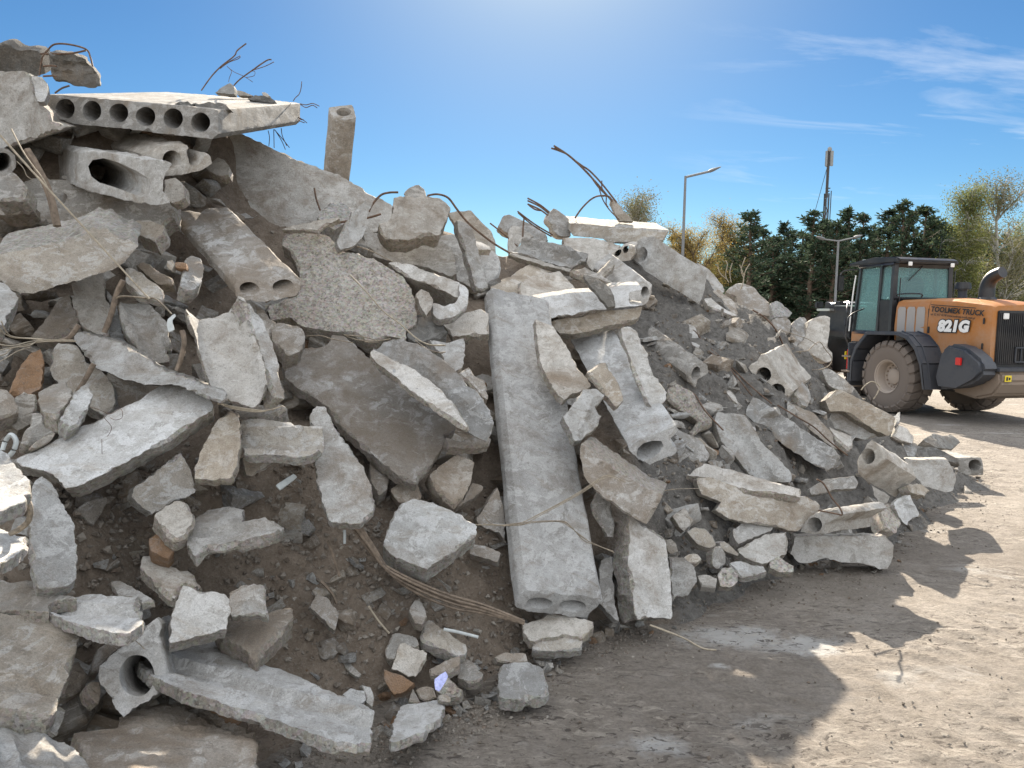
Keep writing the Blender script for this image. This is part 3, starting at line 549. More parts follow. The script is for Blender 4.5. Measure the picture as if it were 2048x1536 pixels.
for s in ('B4 470,20 450,-40 460,-120 440,-160', 'B4 490,20 480,-60 500,-140', 'B4 560,80 590,0 570,-80 600,-180', 'B4 575,70 600,-60 640,-130', 'B4 460,0 400,-60 380,-130', 'B4 590,-40 560,-120'): rod('rebar', s, 10.0, r=.009, mat='wirep', parent=o)
HB('crumbling rounded lump right of the big soiled lump', 'r', 10.0, 'B4 800,190 850,165 900,190 980,262 962,290 930,302 870,292 830,302', t=.3, rs=.03)
HB('crumbling lump under the rounded one beside the pale upright slab', 'd', 9.8, 'B4 810,322 860,295 930,300 972,340 960,422 900,442 840,392', t=.25, rs=.03)
H('pale upright slab in front of the loader front', 'p', 10.0, 'B4 1110,330 1150,308 1240,280 1283,302 1275,420 1255,540 1302,582 1302,645 1240,662 1150,602 1080,560 980,602 1000,540 1080,460', t=.2, g=(.1, -.1), rs=.01)
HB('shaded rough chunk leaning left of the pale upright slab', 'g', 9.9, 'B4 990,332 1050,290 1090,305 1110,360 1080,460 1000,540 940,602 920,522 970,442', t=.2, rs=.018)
HC('block with two round holes facing the camera on the right slope', 'p', 7.7, 'B4 625,702 650,670 700,648 722,600 762,590 802,650 880,780 950,850 986,892 930,952 885,1005 830,980 780,900 700,800 640,732', ex=(42, -26, .85), g=(.0, .02), holes=fh('B4', (747, 758, 61, 60), (857, 886, 64, 58)), fine=1.4)
HB('small grey piece leaning on the right of the two-hole block', 'g', 7.9, 'B4 1000,892 1060,812 1110,870 1132,950 1100,1012 1060,1000 1020,932', t=.15, rs=.012)
HB('pale wedge lying above the two-hole block', 'y', 8.6, 'B4 700,412 730,385 840,460 852,490 800,522 760,482', t=.15)
HB('flat pale block above and left of the two-hole block', 'p', 8.7, 'B4 500,352 560,300 690,322 702,370 690,412 600,382', t=.2)
HC('slim beam with one oval hole lying in the grey gravel', 'g', 7.0, 'B4 135,762 180,690 240,640 302,690 308,745 240,792 200,867 150,822', ex=(-98, -72, .65), g=(.15, 0), holes=fh('B4', (208, 748, 34, 56, 15)), fine=1.3)
HC('wide smooth slab right of the centre beam with one large oval core', 's', 5.35, 'B2 1310,1182 1400,1120 1560,1050 1690,1000 1705,1040 1642,1110 1652,1152 1698,1190 1692,1232 1600,1262 1480,1322 1400,1282 1332,1222', ex=(-128, -214, 1.45), g=(.1, .08), holes=['B2 1372,1235 1385,1185 1430,1145 1500,1125 1570,1128 1588,1165 1560,1215 1500,1265 1430,1285 1385,1275'], fine=1.2)
H('pale channelled sliver lying on the wide smooth slab', 'p', 5.75, 'B2 1252,230 1300,210 1330,215 1380,262 1460,400 1470,520 1530,612 1610,700 1612,800 1530,850 1480,842 1420,732 1360,602 1330,480 1300,380 1262,312', t=.1, g=(.1, -.25), ch=fc('B2', (1360, 420, 1520, 800, 50, .4)), rs=.012)
HB('small pale block lying on the wide smooth slab left of the sliver', 'y', 5.45, 'B2 980,575 1040,522 1130,490 1170,582 1230,662 1262,740 1270,802 1210,862 1160,800 1060,682', t=.1, g=(.08, -.25))
HC('long smooth beam standing diagonally in the very centre of the pile', 's', 4.6, 'B3 392,1085 425,1010 485,962 720,985 900,1000 1085,1028 1100,1052 1050,1105 1005,1138 975,1186 820,1170 640,1145 425,1115', ex=(-86, -604, 1.75), g=(.08, .13), holes=fh('B3', (598, 1066, 104, 46, 3), (862, 1088, 108, 48, 3)), fine=1.3, sr=.008)
H('striped slab behind the right edge of the centre beam', 'p', 5.6, 'B2 560,150 662,190 702,200 830,400 920,540 1012,690 930,726 850,762 790,802 700,700 600,500', t=.12, g=(.1, -.25))
H('curled shell with scratched surface between the centre beam and the wide slab', 'p', 5.25, 'B2 790,935 870,820 950,710 1050,710 1112,762 1095,802 1040,832 1092,922 1062,1002 960,1082 880,1132 860,1080', t=.12, g=(.1, -.25), ch=fc('B2', (1060, 850, 980, 1070, 45, .5)), rs=.014)
H('grooved slab under the oval-cored slab, its long side facing the camera', 'd', 5.0, 'F 1162,890 1180,900 1230,932 1290,975 1325,990 1322,1000 1310,1022 1293,1048 1275,1042 1240,1022 1200,992 1167,952 1160,915', ex=(14, -22, .32), g=(.1, -.12), ch=[((1168, 905), (1300, 995), 5, .5)], rs=.008)
H('pale slab standing on its end at the foot of the pile right of the centre beam', 'w', 4.95, 'B3 1305,368 1350,385 1420,430 1500,470 1600,540 1620,680 1650,900 1662,1170 1650,1200 1580,1182 1440,1180 1380,1200 1350,1100 1330,900 1300,750 1320,600', ex=(-32, 8, .2), g=(.15, -.12), ch=fc('B3', (1572, 540, 1602, 1170, 9, .5)), sr=.025)
H('thin shard standing left of the pale end-standing slab', 'g', 5.15, 'B3 1085,132 1140,130 1170,280 1200,420 1190,545 1140,530 1030,352 1020,272', t=.06, g=(.1, -.1), rs=.01)
H('grey smooth fragment in the gap between the centre beam and the pale end-standing slab', 's', 5.0, 'B3 1085,722 1170,690 1190,870 1200,1080 1232,1212 1150,1152 1065,1050', t=.1, g=(.05, -.2))
HB('cream fragment lying at the foot of the centre beam', 'p', 4.6, 'B3 450,1222 560,1190 660,1150 850,1172 1032,1210 1020,1262 950,1342 800,1322 640,1342 520,1367 470,1302', t=.12, g=(0, -.3))
HB('flat block under the cream fragment at the foot of the centre beam', 'y', 4.55, 'B3 560,1372 700,1340 870,1300 946,1320 940,1432 800,1447 530,1442', t=.14, g=(0, -.25))
HB('oblong block half buried left of the centre beam', 'd', 4.75, 'B3 35,640 60,590 160,602 290,662 262,740 150,702 40,672', t=.12, g=(0, -.2))
HB('smooth dark panel behind the left side of the centre beam', 'd', 4.95, 'B3 80,400 170,280 260,130 310,300 320,450 330,600 270,500 120,442', t=.12, g=(.1, -.1))
HB('white angular boulder right of the end-standing slab at the foot', 'p', 5.25, 'B3 1640,700 1740,700 1842,770 1852,890 1782,1010 1700,1012 1660,1062 1650,900', t=.25, g=(.1, -.1), rs=.02)
HB('small white cube in the grey gravel right of the grooved slab', 'w', 5.7, 'B3 1660,372 1760,300 1832,412 1752,492 1700,442', t=.12, g=(.05, -.15))
HB('cream river stone in the grey gravel', 'y', 5.55, 'B3 1770,490 1840,455 1920,460 1990,530 2016,600 1960,625 1870,600', t=.15, g=(0, -.2), rs=.006, jag=.002)
HB('yellowish cobble right of the white angular boulder', 'y', 5.4, 'B3 1745,700 1790,670 1860,668 1898,712 1860,748 1790,745', t=.12, g=(0, -.2), rs=.006, jag=.002)
HB('grey stone directly right of the top of the end-standing slab', 'g', 5.45, 'B3 1610,560 1650,548 1692,590 1715,660 1640,672 1620,640', t=.12)
# --- right foot
H('long pale block lying on the ground at the front right foot of the pile', 'w', 6.25, 'B5 800,680 1100,676 1380,675 1430,740 1432,810 1392,890 1340,896 1240,852 1120,850 990,817 880,857 820,852 770,790 790,732', ex=(-8, -6, .25), g=(.05, -.02), rs=.01)
HB('pale rounded slab piece left of the long pale block on the ground', 'p', 5.85, 'B5 428,760 560,690 680,650 750,645 762,700 750,790 640,842 590,860 520,832 440,790', t=.2, g=(.05, -.3), rs=.014)
HB('pale slab piece resting behind the rounded one at the right foot', 'p', 6.0, 'B5 395,642 470,592 560,575 662,620 650,645 560,680 440,732 410,690', t=.16, g=(.05, -.35))
HB('small rough block in front of the gap before the long pale block', 'r', 5.75, 'B5 635,850 690,810 790,870 792,910 700,912 640,882', t=.12, g=(0, -.3), rs=.016)
HB('thin broken tile at the front edge of the right foot', 'p', 5.6, 'B5 378,850 450,835 520,862 600,870 622,905 540,930 450,942 420,902', t=.1, g=(0, -.4))
HB('round lump of gravelly concrete at the front edge of the right foot', 'r', 5.5, 'B5 305,930 330,885 390,878 440,920 440,970 380,1010 320,1000', t=.15, g=(0, -.2), rs=.03)
HB('dark bluish stone beside the gravelly lump', 's', 5.45, 'B5 172,930 230,925 300,950 298,1010 200,1000', t=.12, g=(0, -.3))
HB('upright narrow stone behind the thin broken tile', 'g', 5.65, 'B5 270,800 290,750 330,745 360,790 362,850 300,895 275,870', t=.1, rs=.01)
HB('tan angular stone behind the thin broken tile', 'y', 5.75, 'B5 315,720 350,710 440,790 440,812 380,790 330,760', t=.12)
o = H('broad slab with a soiled front face and a ribbed white channel on top at the right foot', 'y', 6.05, 'B5 168,335 180,305 260,300 480,382 600,395 700,400 845,425 880,430 962,480 950,540 870,602 820,652 700,622 560,602 380,572 290,512 330,462 200,412', t=.13, g=(.08, -.12), rs=.008)
p = H('ribbed white channel', 'w', 6.12, 'B5 105,290 145,250 210,207 450,270 650,330 846,372 842,425 700,405 480,384 260,305 150,300', t=.12, g=(.06, -.5), ch=fc('B5', (170, 270, 840, 405, 28, .5)), rs=.01)
p.name = 'channel'; del p['category']; del p['label']; p.parent = o; p.location = p.location-o.location
o = HC('block with a dark core on its left and a bent rebar, at the right foot', 'p', 5.95, 'B5 830,655 845,610 890,560 950,520 1050,500 1100,540 1060,570 1002,600 990,665 900,668', ex=(92, -14, .3), g=(-.25, -.05), holes=fh('B5', (925, 608, 48, 50)), sr=.012)
rod('rebar', 'B5 940,315 990,350 1040,430 1080,500 1090,545 1060,545 1000,525 945,510', 5.8, r=.008, parent=o)
H('grey slab lying behind the block with the bent rebar', 'g', 6.4, 'B5 890,372 1000,320 1180,290 1207,340 1190,372 1060,382 900,422', t=.14, g=(0, -.15))
HC('faceted block with one round hole at its upper left, right foot of the pile', 'p', 7.25, 'B5 1190,195 1240,120 1290,60 1342,100 1382,180 1340,215 1232,310 1200,262', ex=(64, 40, .25), g=(-.25, 0), holes=fh('B5', (1268, 167, 44, 50)), sr=.014)
H('pale grooved block behind the faceted block with the round hole', 'p', 7.9, 'B5 1500,190 1770,188 1800,230 1832,300 1812,390 1762,400 1680,372 1620,362 1570,302', ex=(-4, -6, .3), g=(.1, -.05), ch=fc('B5', (1520, 225, 1790, 225, 7, .6)))
HB('low block edge between the faceted block and the pale grooved block', 'y', 7.5, 'B5 1510,352 1600,340 1665,390 1640,422 1540,402', t=.15)
HC('last hollow slab end at the far right tip of the pile', 'g', 9.7, 'B5 1850,180 1990,175 2015,230 2010,290 1900,290 1838,272', ex=(-66, -16, .5), g=(0, 0), holes=fh('B5', (1950, 225, 40, 38)))
H('white curved fragment standing at the right foot near the ground shadow', 'w', 7.0, 'B5 1435,482 1480,440 1540,412 1562,470 1602,542 1520,612 1470,572', t=.12, g=(.1, -.1), ch=fc('B5', (1480, 470, 1560, 590, 40, .45)), rs=.012)
HB('gravelly dark lump left of the white curved fragment', 'r', 6.9, 'B5 1345,500 1400,470 1450,520 1480,600 1440,662 1370,632', t=.2, rs=.03)
H('long ridged beam lying diagonally on the right slope', 'g', 7.15, 'B4 600,1082 625,1010 662,938 720,960 900,1080 1100,1222 1300,1350 1352,1400 1302,1500 1250,1532 1100,1450 900,1312 700,1162', ex=(6, 4, .22), g=(.08, -.12), ch=fc('B4', (640, 1050, 1320, 1440, 6, .6), (640, 1020, 1340, 1400, 4, .6)), rs=.006)
H('curved slab piece left of the long ridged beam', 'p', 6.65, 'F 1428,838 1442,820 1460,825 1490,830 1510,860 1522,882 1552,912 1586,950 1580,966 1540,962 1500,952 1470,912 1442,882', t=.14, g=(.1, -.2), ch=[((1452, 835), (1530, 955), 16, .4)], rs=.012)
H('narrow slab in the shade under the long ridged beam', 'g', 7.3, 'B4 690,1202 780,1272 900,1360 1090,1452 1062,1502 900,1422 760,1312', t=.15)
H('upper of two stacked pale slabs in front of the loader wheel', 'y', 8.25, 'B4 1240,962 1330,880 1380,878 1470,930 1600,990 1720,1050 1802,1100 1792,1172 1752,1252 1640,1202 1500,1122 1400,1052 1280,1052', t=.25, g=(.05, -.1), rs=.014)
H('lower of two stacked pale slabs in front of the loader wheel', 'p', 8.35, 'B4 1270,1132 1290,1070 1420,1042 1500,1112 1640,1192 1690,1242 1560,1282 1450,1252 1300,1182', t=.25, g=(.05, -.1), rs=.012)
H('mottled slab above the two stacked pale slabs', 'g', 8.9, 'B4 1218,722 1280,710 1400,790 1482,872 1440,912 1340,882 1250,822', t=.15, g=(.05, -.2))
HB('pale block under the two stacked slabs', 'p', 7.9, 'B4 1270,1172 1330,1200 1450,1250 1472,1332 1430,1352 1330,1262', t=.15)
HB('rough soiled slab with a broken lip in the gravel left of the curved slab piece', 'r', 6.7, 'B4 -20,870 60,830 180,900 250,1010 352,1120 332,1172 250,1202 180,1252 160,1222 230,1130 100,1052 -20,950', t=.14, g=(.08, -.25), rs=.02)
HB('grey flat fragment under the rough soiled slab', 'g', 6.45, 'B4 20,1152 100,1220 230,1252 320,1392 300,1442 200,1462 100,1382 20,1282', t=.12, rs=.012)
HB('small upright chip beside the stacked slabs near the loader wheel', 'g', 9.2, 'B4 1788,1092 1840,1050 1846,1132 1810,1142', t=.12)
HB('whitish shell lying below the loader wheel', 'w', 9.0, 'B4 1778,1252 1830,1152 1900,1180 1962,1262 1940,1312 1850,1292', t=.15, g=(.05, -.2), rs=.014)
HB('dark jagged chunk near the far tip of the pile', 'k', 10.5, 'B5 1620,62 1680,20 1740,38 1800,30 1857,80 1800,122 1700,112', t=.3, rs=.03)
H('dark corrugated panel lying near the far tip of the pile', 'k', 9.3, 'B5 1420,112 1500,98 1700,112 1840,180 1862,225 1790,200 1520,182', t=.15, g=(0, -.4), rs=.01)
H('soiled long slab between the ridged beam and the two stacked slabs', 'd', 7.6, 'B4 890,985 1000,1000 1150,1060 1280,1202 1350,1352 1300,1342 1100,1182 920,1052', t=.14, g=(.08, -.2))
HB('pale flat flake on the grey gravel high on the right slope', 'w', 7.9, 'B4 150,340 190,330 215,420 250,520 230,550 180,520 155,430', t=.05)
HB('small pale chip on the gravel above the oval-hole beam end', 'p', 7.2, 'B4 425,870 460,840 520,920 550,1000 500,960', t=.06)
# --- bottom centre stones
HB('square-faced pale block at the foot of the brown soil', 'p', 4.15, 'A8 908,895 970,740 1000,730 1060,760 1152,790 1142,840 1100,910 1070,952 1000,942', t=.14, g=(.05, -.12))
HB('grey block leaning behind the square-faced pale block', 'g', 4.25, 'A8 868,780 910,670 960,660 1070,690 1092,740 1060,762 1000,732 970,742 935,830 880,832', t=.14)
HB('pale-topped oblong block right of the square-faced one', 'y', 4.3, 'A8 1095,690 1110,620 1152,575 1250,640 1390,740 1402,790 1350,816 1250,770 1110,712', t=.14, g=(.05, -.3))
HB('orange-brown brick half at the foot of the brown soil', 'o', 3.98, 'A8 865,898 960,930 1062,985 1010,1042 930,1067 900,1030 865,960', t=.1, g=(0, -.15))
HB('ridged bluish slab piece lying alone on the ground at the bottom centre', 'w', 3.68, 'A8 905,1372 920,1250 970,1142 1020,1125 1150,1105 1252,1090 1256,1140 1230,1200 1190,1250 1120,1312 1040,1332 960,1362', t=.07, g=(.03, -.65), ch=fc('A8', (1090, 1110, 1060, 1250, 12, .5)))
HB('flat grey block lying on the ground near the foot of the pile', 'g', 4.1, 'F 995,1342 1005,1325 1055,1323 1085,1335 1098,1380 1090,1390 1030,1399 998,1396', t=.12, g=(0, -.4))
HB('grey-topped stone between the blue paper and the ground', 'g', 4.2, 'A8 1335,905 1380,825 1450,860 1502,930 1490,962 1410,982 1340,952', t=.12)
HB('leaning tan flake in the middle of the brown soil', 'd', 4.12, 'A8 385,495 430,410 500,430 570,540 557,640 540,652 480,582', t=.07, rs=.01)
pr = HB('speckled stone with a scrap of blue paper on it', 'r', 4.02, 'A8 1200,1040 1230,970 1290,950 1372,1030 1350,1075 1280,1085', t=.1, rs=.014)
tag(piece('paper_scrap', 'paper', 3.93, px('A8 1190,960 1262,908 1282,945 1250,1000 1222,1045 1195,1030'), t=.004, g=(.1, -.2), rs=.02, jag=.002), 'crumpled blue and white paper scrap on a stone', 'paper')
HB('small cream stone in front of the speckled stone', 'y', 3.9, 'A8 1215,1065 1260,1055 1300,1080 1292,1117 1220,1102', t=.05)
tag(piece('paper_scrap', 'plast', 4.25, px('A3 1340,950 1400,905 1412,930 1380,960 1400,1040 1350,1060 1335,1000'), t=.004, g=(.1, -.1), rs=.02, jag=.002), 'crumpled white paper scrap left of the scooped whitish piece', 'paper')
HB('brown slab stone left of the orange-brown brick half', 'd', 4.15, 'A8 490,830 520,790 620,880 600,940 530,890', t=.06)
HB('thin dark stone leaning at the foot of the soil', 'g', 4.12, 'A8 570,800 600,805 720,930 700,952 640,920', t=.04)
HB('grey boulder under the tip of the channelled slab at the bottom', 's', 3.85, 'A8 600,1060 650,1020 740,1040 752,1100 700,1130 640,1100', t=.14, rs=.012)
HB('pale upright stone beside the grey boulder at the bottom', 'p', 3.9, 'A8 720,1000 780,1010 806,1080 790,1145 745,1110 750,1060', t=.1, rs=.012)
HB('brown block between the orange-brown brick half and the blue paper', 'd', 4.0, 'A8 1065,1030 1120,1005 1190,1020 1205,1080 1150,1110 1090,1090', t=.1, rs=.012)
HB('dark flat stone above the blue paper', 'd', 4.15, 'A8 1150,890 1240,850 1355,815 1350,870 1280,920 1160,935', t=.1, rs=.01)
HB('grey pyramid-shaped stone left of the brown block at the bottom', 'g', 3.92, 'A8 1020,1110 1050,1020 1100,1110', t=.08)
HB('dark boulder left of the end of the bundled strands', 'd', 4.3, 'A8 1030,520 1060,450 1110,460 1145,560 1110,610 1060,605', t=.12, rs=.014)
HB('dark block half under the cream fragment near the ground', 'd', 4.3, 'A8 1580,820 1640,790 1780,795 1800,850 1700,860 1600,850', t=.12)
# --- wires, strands and sticks
def W(label, s, z0, z1=None, r=.006, mat='wire', name='wire', cat='wire', **k): return tag(rod(name, s, z0, z1, r, mat, **k), label, cat)
b0 = 'bundle of dark strands curving down across the brown soil'
e = bpy.data.objects.new('strand_bundle', None); COL.objects.link(e); e.location = P(800, 1150, 4.35); tag(e, b0, 'strands')
for i, dy in enumerate((0, 22, -18, 40, 10)):
    rod('strand', 'A8 %d,%d %d,%d %d,%d %d,%d %d,%d %d,%d 1770,%d' % (670+dy, -30, 770+dy, 100, 880+dy//2, 240+dy, 1050, 345+dy, 1300, 445+dy*1.3, 1500, 505+dy*.8, 585+dy*.2), 4.12+i*.012, 4.4, r=.0085, mat='wood', parent=e)
for lab, ss in (('bright bent wire bundle crossing the centre beam upwards to the right', ('B3 60,435 300,440 410,435 600,350 900,190 1100,60 1180,45 1290,100', 'B3 200,440 420,428 610,340 900,180 1095,55 1160,48 1210,75', 'B3 150,430 430,440 620,352 910,196 1110,68 1190,60 1250,100')),
                ('dark wire bundle crossing the centre beam and bending down right', ('B3 150,360 170,400 220,430 330,440 450,440 520,420 750,410 830,440 960,550 1200,660', 'B3 80,440 300,436 500,412 760,404 840,446 950,560 1050,600 1190,650', 'B3 300,450 480,425 740,412 820,446 900,500 1000,575'))):
    e = bpy.data.objects.new('wire_bundle', None); COL.objects.link(e); e.location = P(1050, 1045, 4.7); tag(e, lab, 'wire')
    for s in ss: rod('strand', s, 4.72, 4.72, r=.0045, mat='wirep' if 'bright' in lab else 'wire', parent=e)
W('thin wire from the grooved slab to the broad channelled slab at the right foot', 'B3 1330,360 1345,290 1380,200 1500,180 1700,155 1870,150', 4.85, 5.6, r=.005)
W('pale strand lying on the ground from under the end-standing slab', 'B3 1480,1240 1600,1280 1750,1350 1900,1420 2010,1440', 4.62, 4.5, r=.01, mat='wirep')
e = bpy.data.objects.new('rebar_bundle', None); COL.objects.link(e); e.location = P(1230, 400, 8.6); tag(e, 'tall bent rebar bundle rising from the crest against the sky', 'rebar')
for s in ('B1 710,125 790,180 870,240 930,275 1000,330 1100,430 1215,575', 'B1 690,145 760,172 830,210 930,290 1060,430 1165,560', 'B1 715,140 800,190 880,250 990,360 1080,460 1180,560', 'B1 880,705 920,650 960,600 1010,555 1070,525 1140,535 1180,570', 'B1 1065,430 1085,500 1110,570 1160,640 1230,725', 'B1 1095,405 1100,460 1120,520 1130,590 1145,620'): rod('rebar', s, 8.55, r=.012 if s[3] != '1' else .008, parent=e)
HB('small ribbed stub leaning at the foot of the tall rebar bundle', 'y', 8.7, 'B1 1158,585 1165,560 1190,548 1215,570 1265,640 1332,700 1346,736 1240,728 1200,662', t=.14, g=(0, 0), ch=())
for lab, s, z0, z1 in (('long thin rebar running down the grey gravel, left of the two-hole block', 'B4 -20,320 200,450 450,650 640,850 820,990', 8.2, 7.3), ('second long rebar starting on the gravel beside the first', 'B4 60,370 200,410 300,560 430,650 560,800 660,930', 8.1, 7.4), ('rebar passing beneath the two-hole block down to the stacked slabs', 'B4 860,1000 1000,1090 1150,1180 1280,1290 1420,1400', 7.35, 7.3), ('curved rebar on the gravel above the pale slabs of the right foot', 'B4 -20,830 180,900 280,1050 420,1200', 7.0, 6.5)):
    W(lab, s, z0, z1, r=.009, mat='rebar', name='rebar', cat='rebar')
W('large thin wire loop in front of the pale upright slab', 'B4 960,610 1020,575 1100,565 1150,520 1200,500 1250,560 1290,630 1270,690 1180,718 1050,705', 9.0, r=.008)
W('wire arch over the stacked slabs before the loader wheel', 'B4 1530,880 1560,840 1620,810 1670,840 1680,860 1650,910 1630,955', 8.2, r=.01, mat='wirep')
W('thin wires trailing across the lumps on the right crest', 'B4 690,345 850,390 1000,440 1100,470 1180,520', 9.0, r=.007)
W('dark bent bar over the lumps on the right crest', 'B4 660,240 760,300 850,390 900,520', 8.8, r=.012, mat='rebar')
W('long pale wire running over the round aggregate slab', 'A4 880,760 960,840 1050,940 1150,1050 1280,1150 1400,1260 1500,1310 1640,1325', 5.45, 5.0, r=.009, mat='wirep')
for i, s in enumerate(('A4 830,1240 1000,1260 1110,1290 1000,1300', 'A4 530,1250 650,1245 740,1270 900,1300', 'A4 850,1250 950,1285 1100,1280 1200,1270', 'A4 1400,1280 1500,1350 1620,1390', 'A4 1420,1300 1520,1370 1640,1380')): W('loose wire under the round aggregate slab', s, 5.1, 5.0, r=.006, name='wire').__setitem__('group', 'loose wires under the aggregate slab')
W('thin frayed wires above the wide pale slab in the upper centre', 'A4 940,530 1060,570 1180,640 1230,660', 6.0, r=.008)
e = bpy.data.objects.new('wire_fan', None); COL.objects.link(e); e.location = P(60, 690, 3.8); tag(e, 'fan of bright wires at the left edge', 'wire')
for s in ('A3 -20,960 20,1050 110,1105 230,1110 350,1118', 'A3 10,970 60,1060 120,1100 300,1120 480,1130', 'A3 -30,1150 100,1165 220,1140 330,1125', 'A3 -30,1210 90,1180 230,1165 320,1130 600,1125', 'A3 -30,1310 60,1260 150,1210 250,1180', 'A3 -30,1250 50,1230 120,1180 330,1140 620,1135'): rod('strand', s, 3.75, 3.95, r=.005, mat='wirep', parent=e)
W('dry dark stick rising left of the grooved shell fragment', 'A3 835,1060 880,910 940,770 985,650', 4.3, r=.016, mat='wood', name='stick', cat='stick')
W('dry stick beside the scooped whitish piece', 'A3 1415,1365 1450,1250 1475,1130 1455,1040', 4.1, r=.014, mat='wood', name='stick', cat='stick')
W('wire across the top of the grooved shell fragment', 'A3 920,800 980,775 1150,790 1250,800 1380,920', 4.3, r=.009, mat='wire')
W('dark stick running down to the two-faced pale block', 'A3 620,1536 680,1430 750,1310', 4.05, r=.014, mat='wood', name='stick', cat='stick')
W('curved dark branch left of the sliver', 'A3 480,1130 560,1090 640,1010', 4.1, r=.014, mat='wood', name='stick', cat='stick')
e = bpy.data.objects.new('wire_bundle', None); COL.objects.link(e); e.location = P(500, 815, 4.0); tag(e, 'frayed pale wire bundle under the scooped whitish piece', 'wire')
for s in ('A5 1740,250 1850,290 2050,315 2150,320 2260,290', 'A5 1745,262 1850,305 2040,330 2160,318 2250,295', 'A5 1740,270 1860,300 2060,322 2200,312'): rod('strand', s, 4.0, r=.005, mat='wirep', parent=e)
for lab, s, mt in (('upper bluish rod lying in the brown soil', 'A8 500,70 530,150 580,300', 'wood'), ('lower bluish rod leaning on the tan flake', 'A8 455,330 530,400 570,480', 'wood'), ('thin pale twig in the brown soil', 'A8 765,490 830,580 900,670', 'wirep'), ('whitish cone-shaped splinter at the top of the soil', 'A8 610,0 600,90', 'plast'), ('pale plastic strip right of the oblong block', 'A8 1250,640 1350,665 1480,690', 'plast')):
    W(lab, s, 4.25, r=.009, mat=mt, name='rod', cat='rod')
for lab, s in (('tiny curled wire on the long whitish slab', 'A5 815,550 820,700 850,825'), ('fine looped wire on the upper edge of the long whitish slab', 'A5 720,295 800,320 880,350 960,310 975,380 920,400 880,380'), ('fine wavy wire on the long whitish slab', 'A5 830,380 890,450 880,500 860,530')): W(lab, s, 3.66, r=.0016, mat='rebar')
W('thin twisted wire hanging between the ring-shaped slab end and the blue-grey fragment', 'A7 880,595 960,640 1020,695', 3.05, r=.003)
tag(piece('metal_channel', 'plast', 4.15, px('A6 285,1080 430,985 460,1015 320,1120'), t=.02, g=(.1, -.2), jag=.001, rs=.001), 'small bluish metal channel stuck in the brown soil', 'metal strip')
# ------------------------------------------------------------------ the soil heap under the slabs
SKY = [(-60,150),(400,200),(660,330),(780,400),(900,440),(1000,490),(1060,470),(1340,480),(1420,560),(1500,600),(1620,680),(1720,790),(1840,880),(1990,945)]
EDGE = sorted(BASE)
def ytop(x):
    for (a, b), (c, d) in zip(SKY[:-1], SKY[1:]):
        if a <= x <= c: return b+(d-b)*(x-a)/(c-a)
    return 1e9
def ybot(x):
    if x < 560: return 1640
    for (a, b), (c, d) in zip(EDGE[:-1], EDGE[1:]):
        if a <= x <= c: return b+(d-b)*(x-a)/(c-a)
    return -1e9
def soil(x, y):   # places where bare soil or gravel shows between slabs: heap close to the surface
    w = 0
    for (cx, cy, rx, ry) in ((330,1080,330,160),(640,1150,240,230),(560,980,160,130),(860,1180,220,160),(1450,700,150,140),(1400,850,170,130),(1400,1020,160,110),(1560,760,120,130)):
        d = math.sqrt(((x-cx)/rx)**2+((y-cy)/ry)**2); w = max(w, min(1, max(0, 1.35-d)*2.2))
    return w
hp = []
for x in range(-60, 1990, 50):
    t_, b_ = ytop(x)+25, ybot(x)
    y = t_
    while y < b_-30:
        z = Z(x, y)+.32*(1-soil(x, y))+.03; q = P(x, y, z)
        hp.append((q.x, q.y, max(q.z, 0.02)))
        y += 50
    q = P(x, t_, Z(x, t_)+.4)
    for dy, dh in ((.6, .5), (1.6, 1.4), (3.0, 2.5), (4.4, 3.4)): hp.append((q.x+dy*.1, q.y+dy, max(-.3, q.z-dh)))
for (x, y) in BASE:
    q = P(x, y, gz(x, y)); hp.append((q.x, q.y, -.02)); 
    for d in (.5, 1.2, 2.5): hp.append((q.x+d*.7, q.y-d*.7, -.12-.1*d))
for q in ((7.5, 11.5), (7, 13), (5, 16.5), (3, 16), (8.5, 10.5), (9.5, 14), (-2.5, 2.1), (-4, 1.5), (0, 2.5), (2, 3.5)):
    hp.append((q[0], q[1], -.3 if q[0] > -1 else .5))
hp = np.array(hp)
_k = len(hp); A = np.sqrt(((hp[:, None, :2]-hp[None, :, :2])**2).sum(-1)+.02)-np.eye(_k)*.06
Bm = np.zeros((_k+3, _k+3)); Bm[:_k, :_k] = A; Bm[:_k, _k] = 1; Bm[:_k, _k+1:] = hp[:, :2]; Bm[_k, :_k] = 1; Bm[_k+1:, :_k] = hp[:, :2].T
wt = np.linalg.lstsq(Bm, np.concatenate([hp[:, 2], np.zeros(3)]), rcond=None)[0]
def HH(X):
    out = np.empty(len(X))
    for i in range(0, len(X), 4000):
        c = X[i:i+4000]; r = np.sqrt(((c[:, None]-hp[None, :, :2])**2).sum(-1)+.02); out[i:i+4000] = r@wt[:_k]+wt[_k]+c@wt[_k+1:]
    return out
gs = .045
gx_ = np.arange(-7.5, 8.6, gs); gy_ = np.arange(1.6, 15.5, gs)
XX, YY = np.meshgrid(gx_, gy_); PT = np.stack([XX.ravel(), YY.ravel()], 1); HZ = HH(PT)
vs = []
for (x, y), h in zip(PT, HZ):
    p = Vector((x, y, 0)); m = min(1, max(0, h+.05)*4)
    m *= 1+.8*min(1, max(0, (x-1.3)*.8))
    h += m*(.07*noise.noise(p*2.3)+.045*noise.noise(p*6)+.03*abs(noise.noise(p*14+Vector((9, 0, 0))))+.018*noise.noise(p*31)+random.uniform(-.006, .006))
    vs.append((x, y, h))
HF = np.array([v[2] for v in vs]).reshape(XX.shape)
nx, ny = len(gx_), len(gy_); fs = []
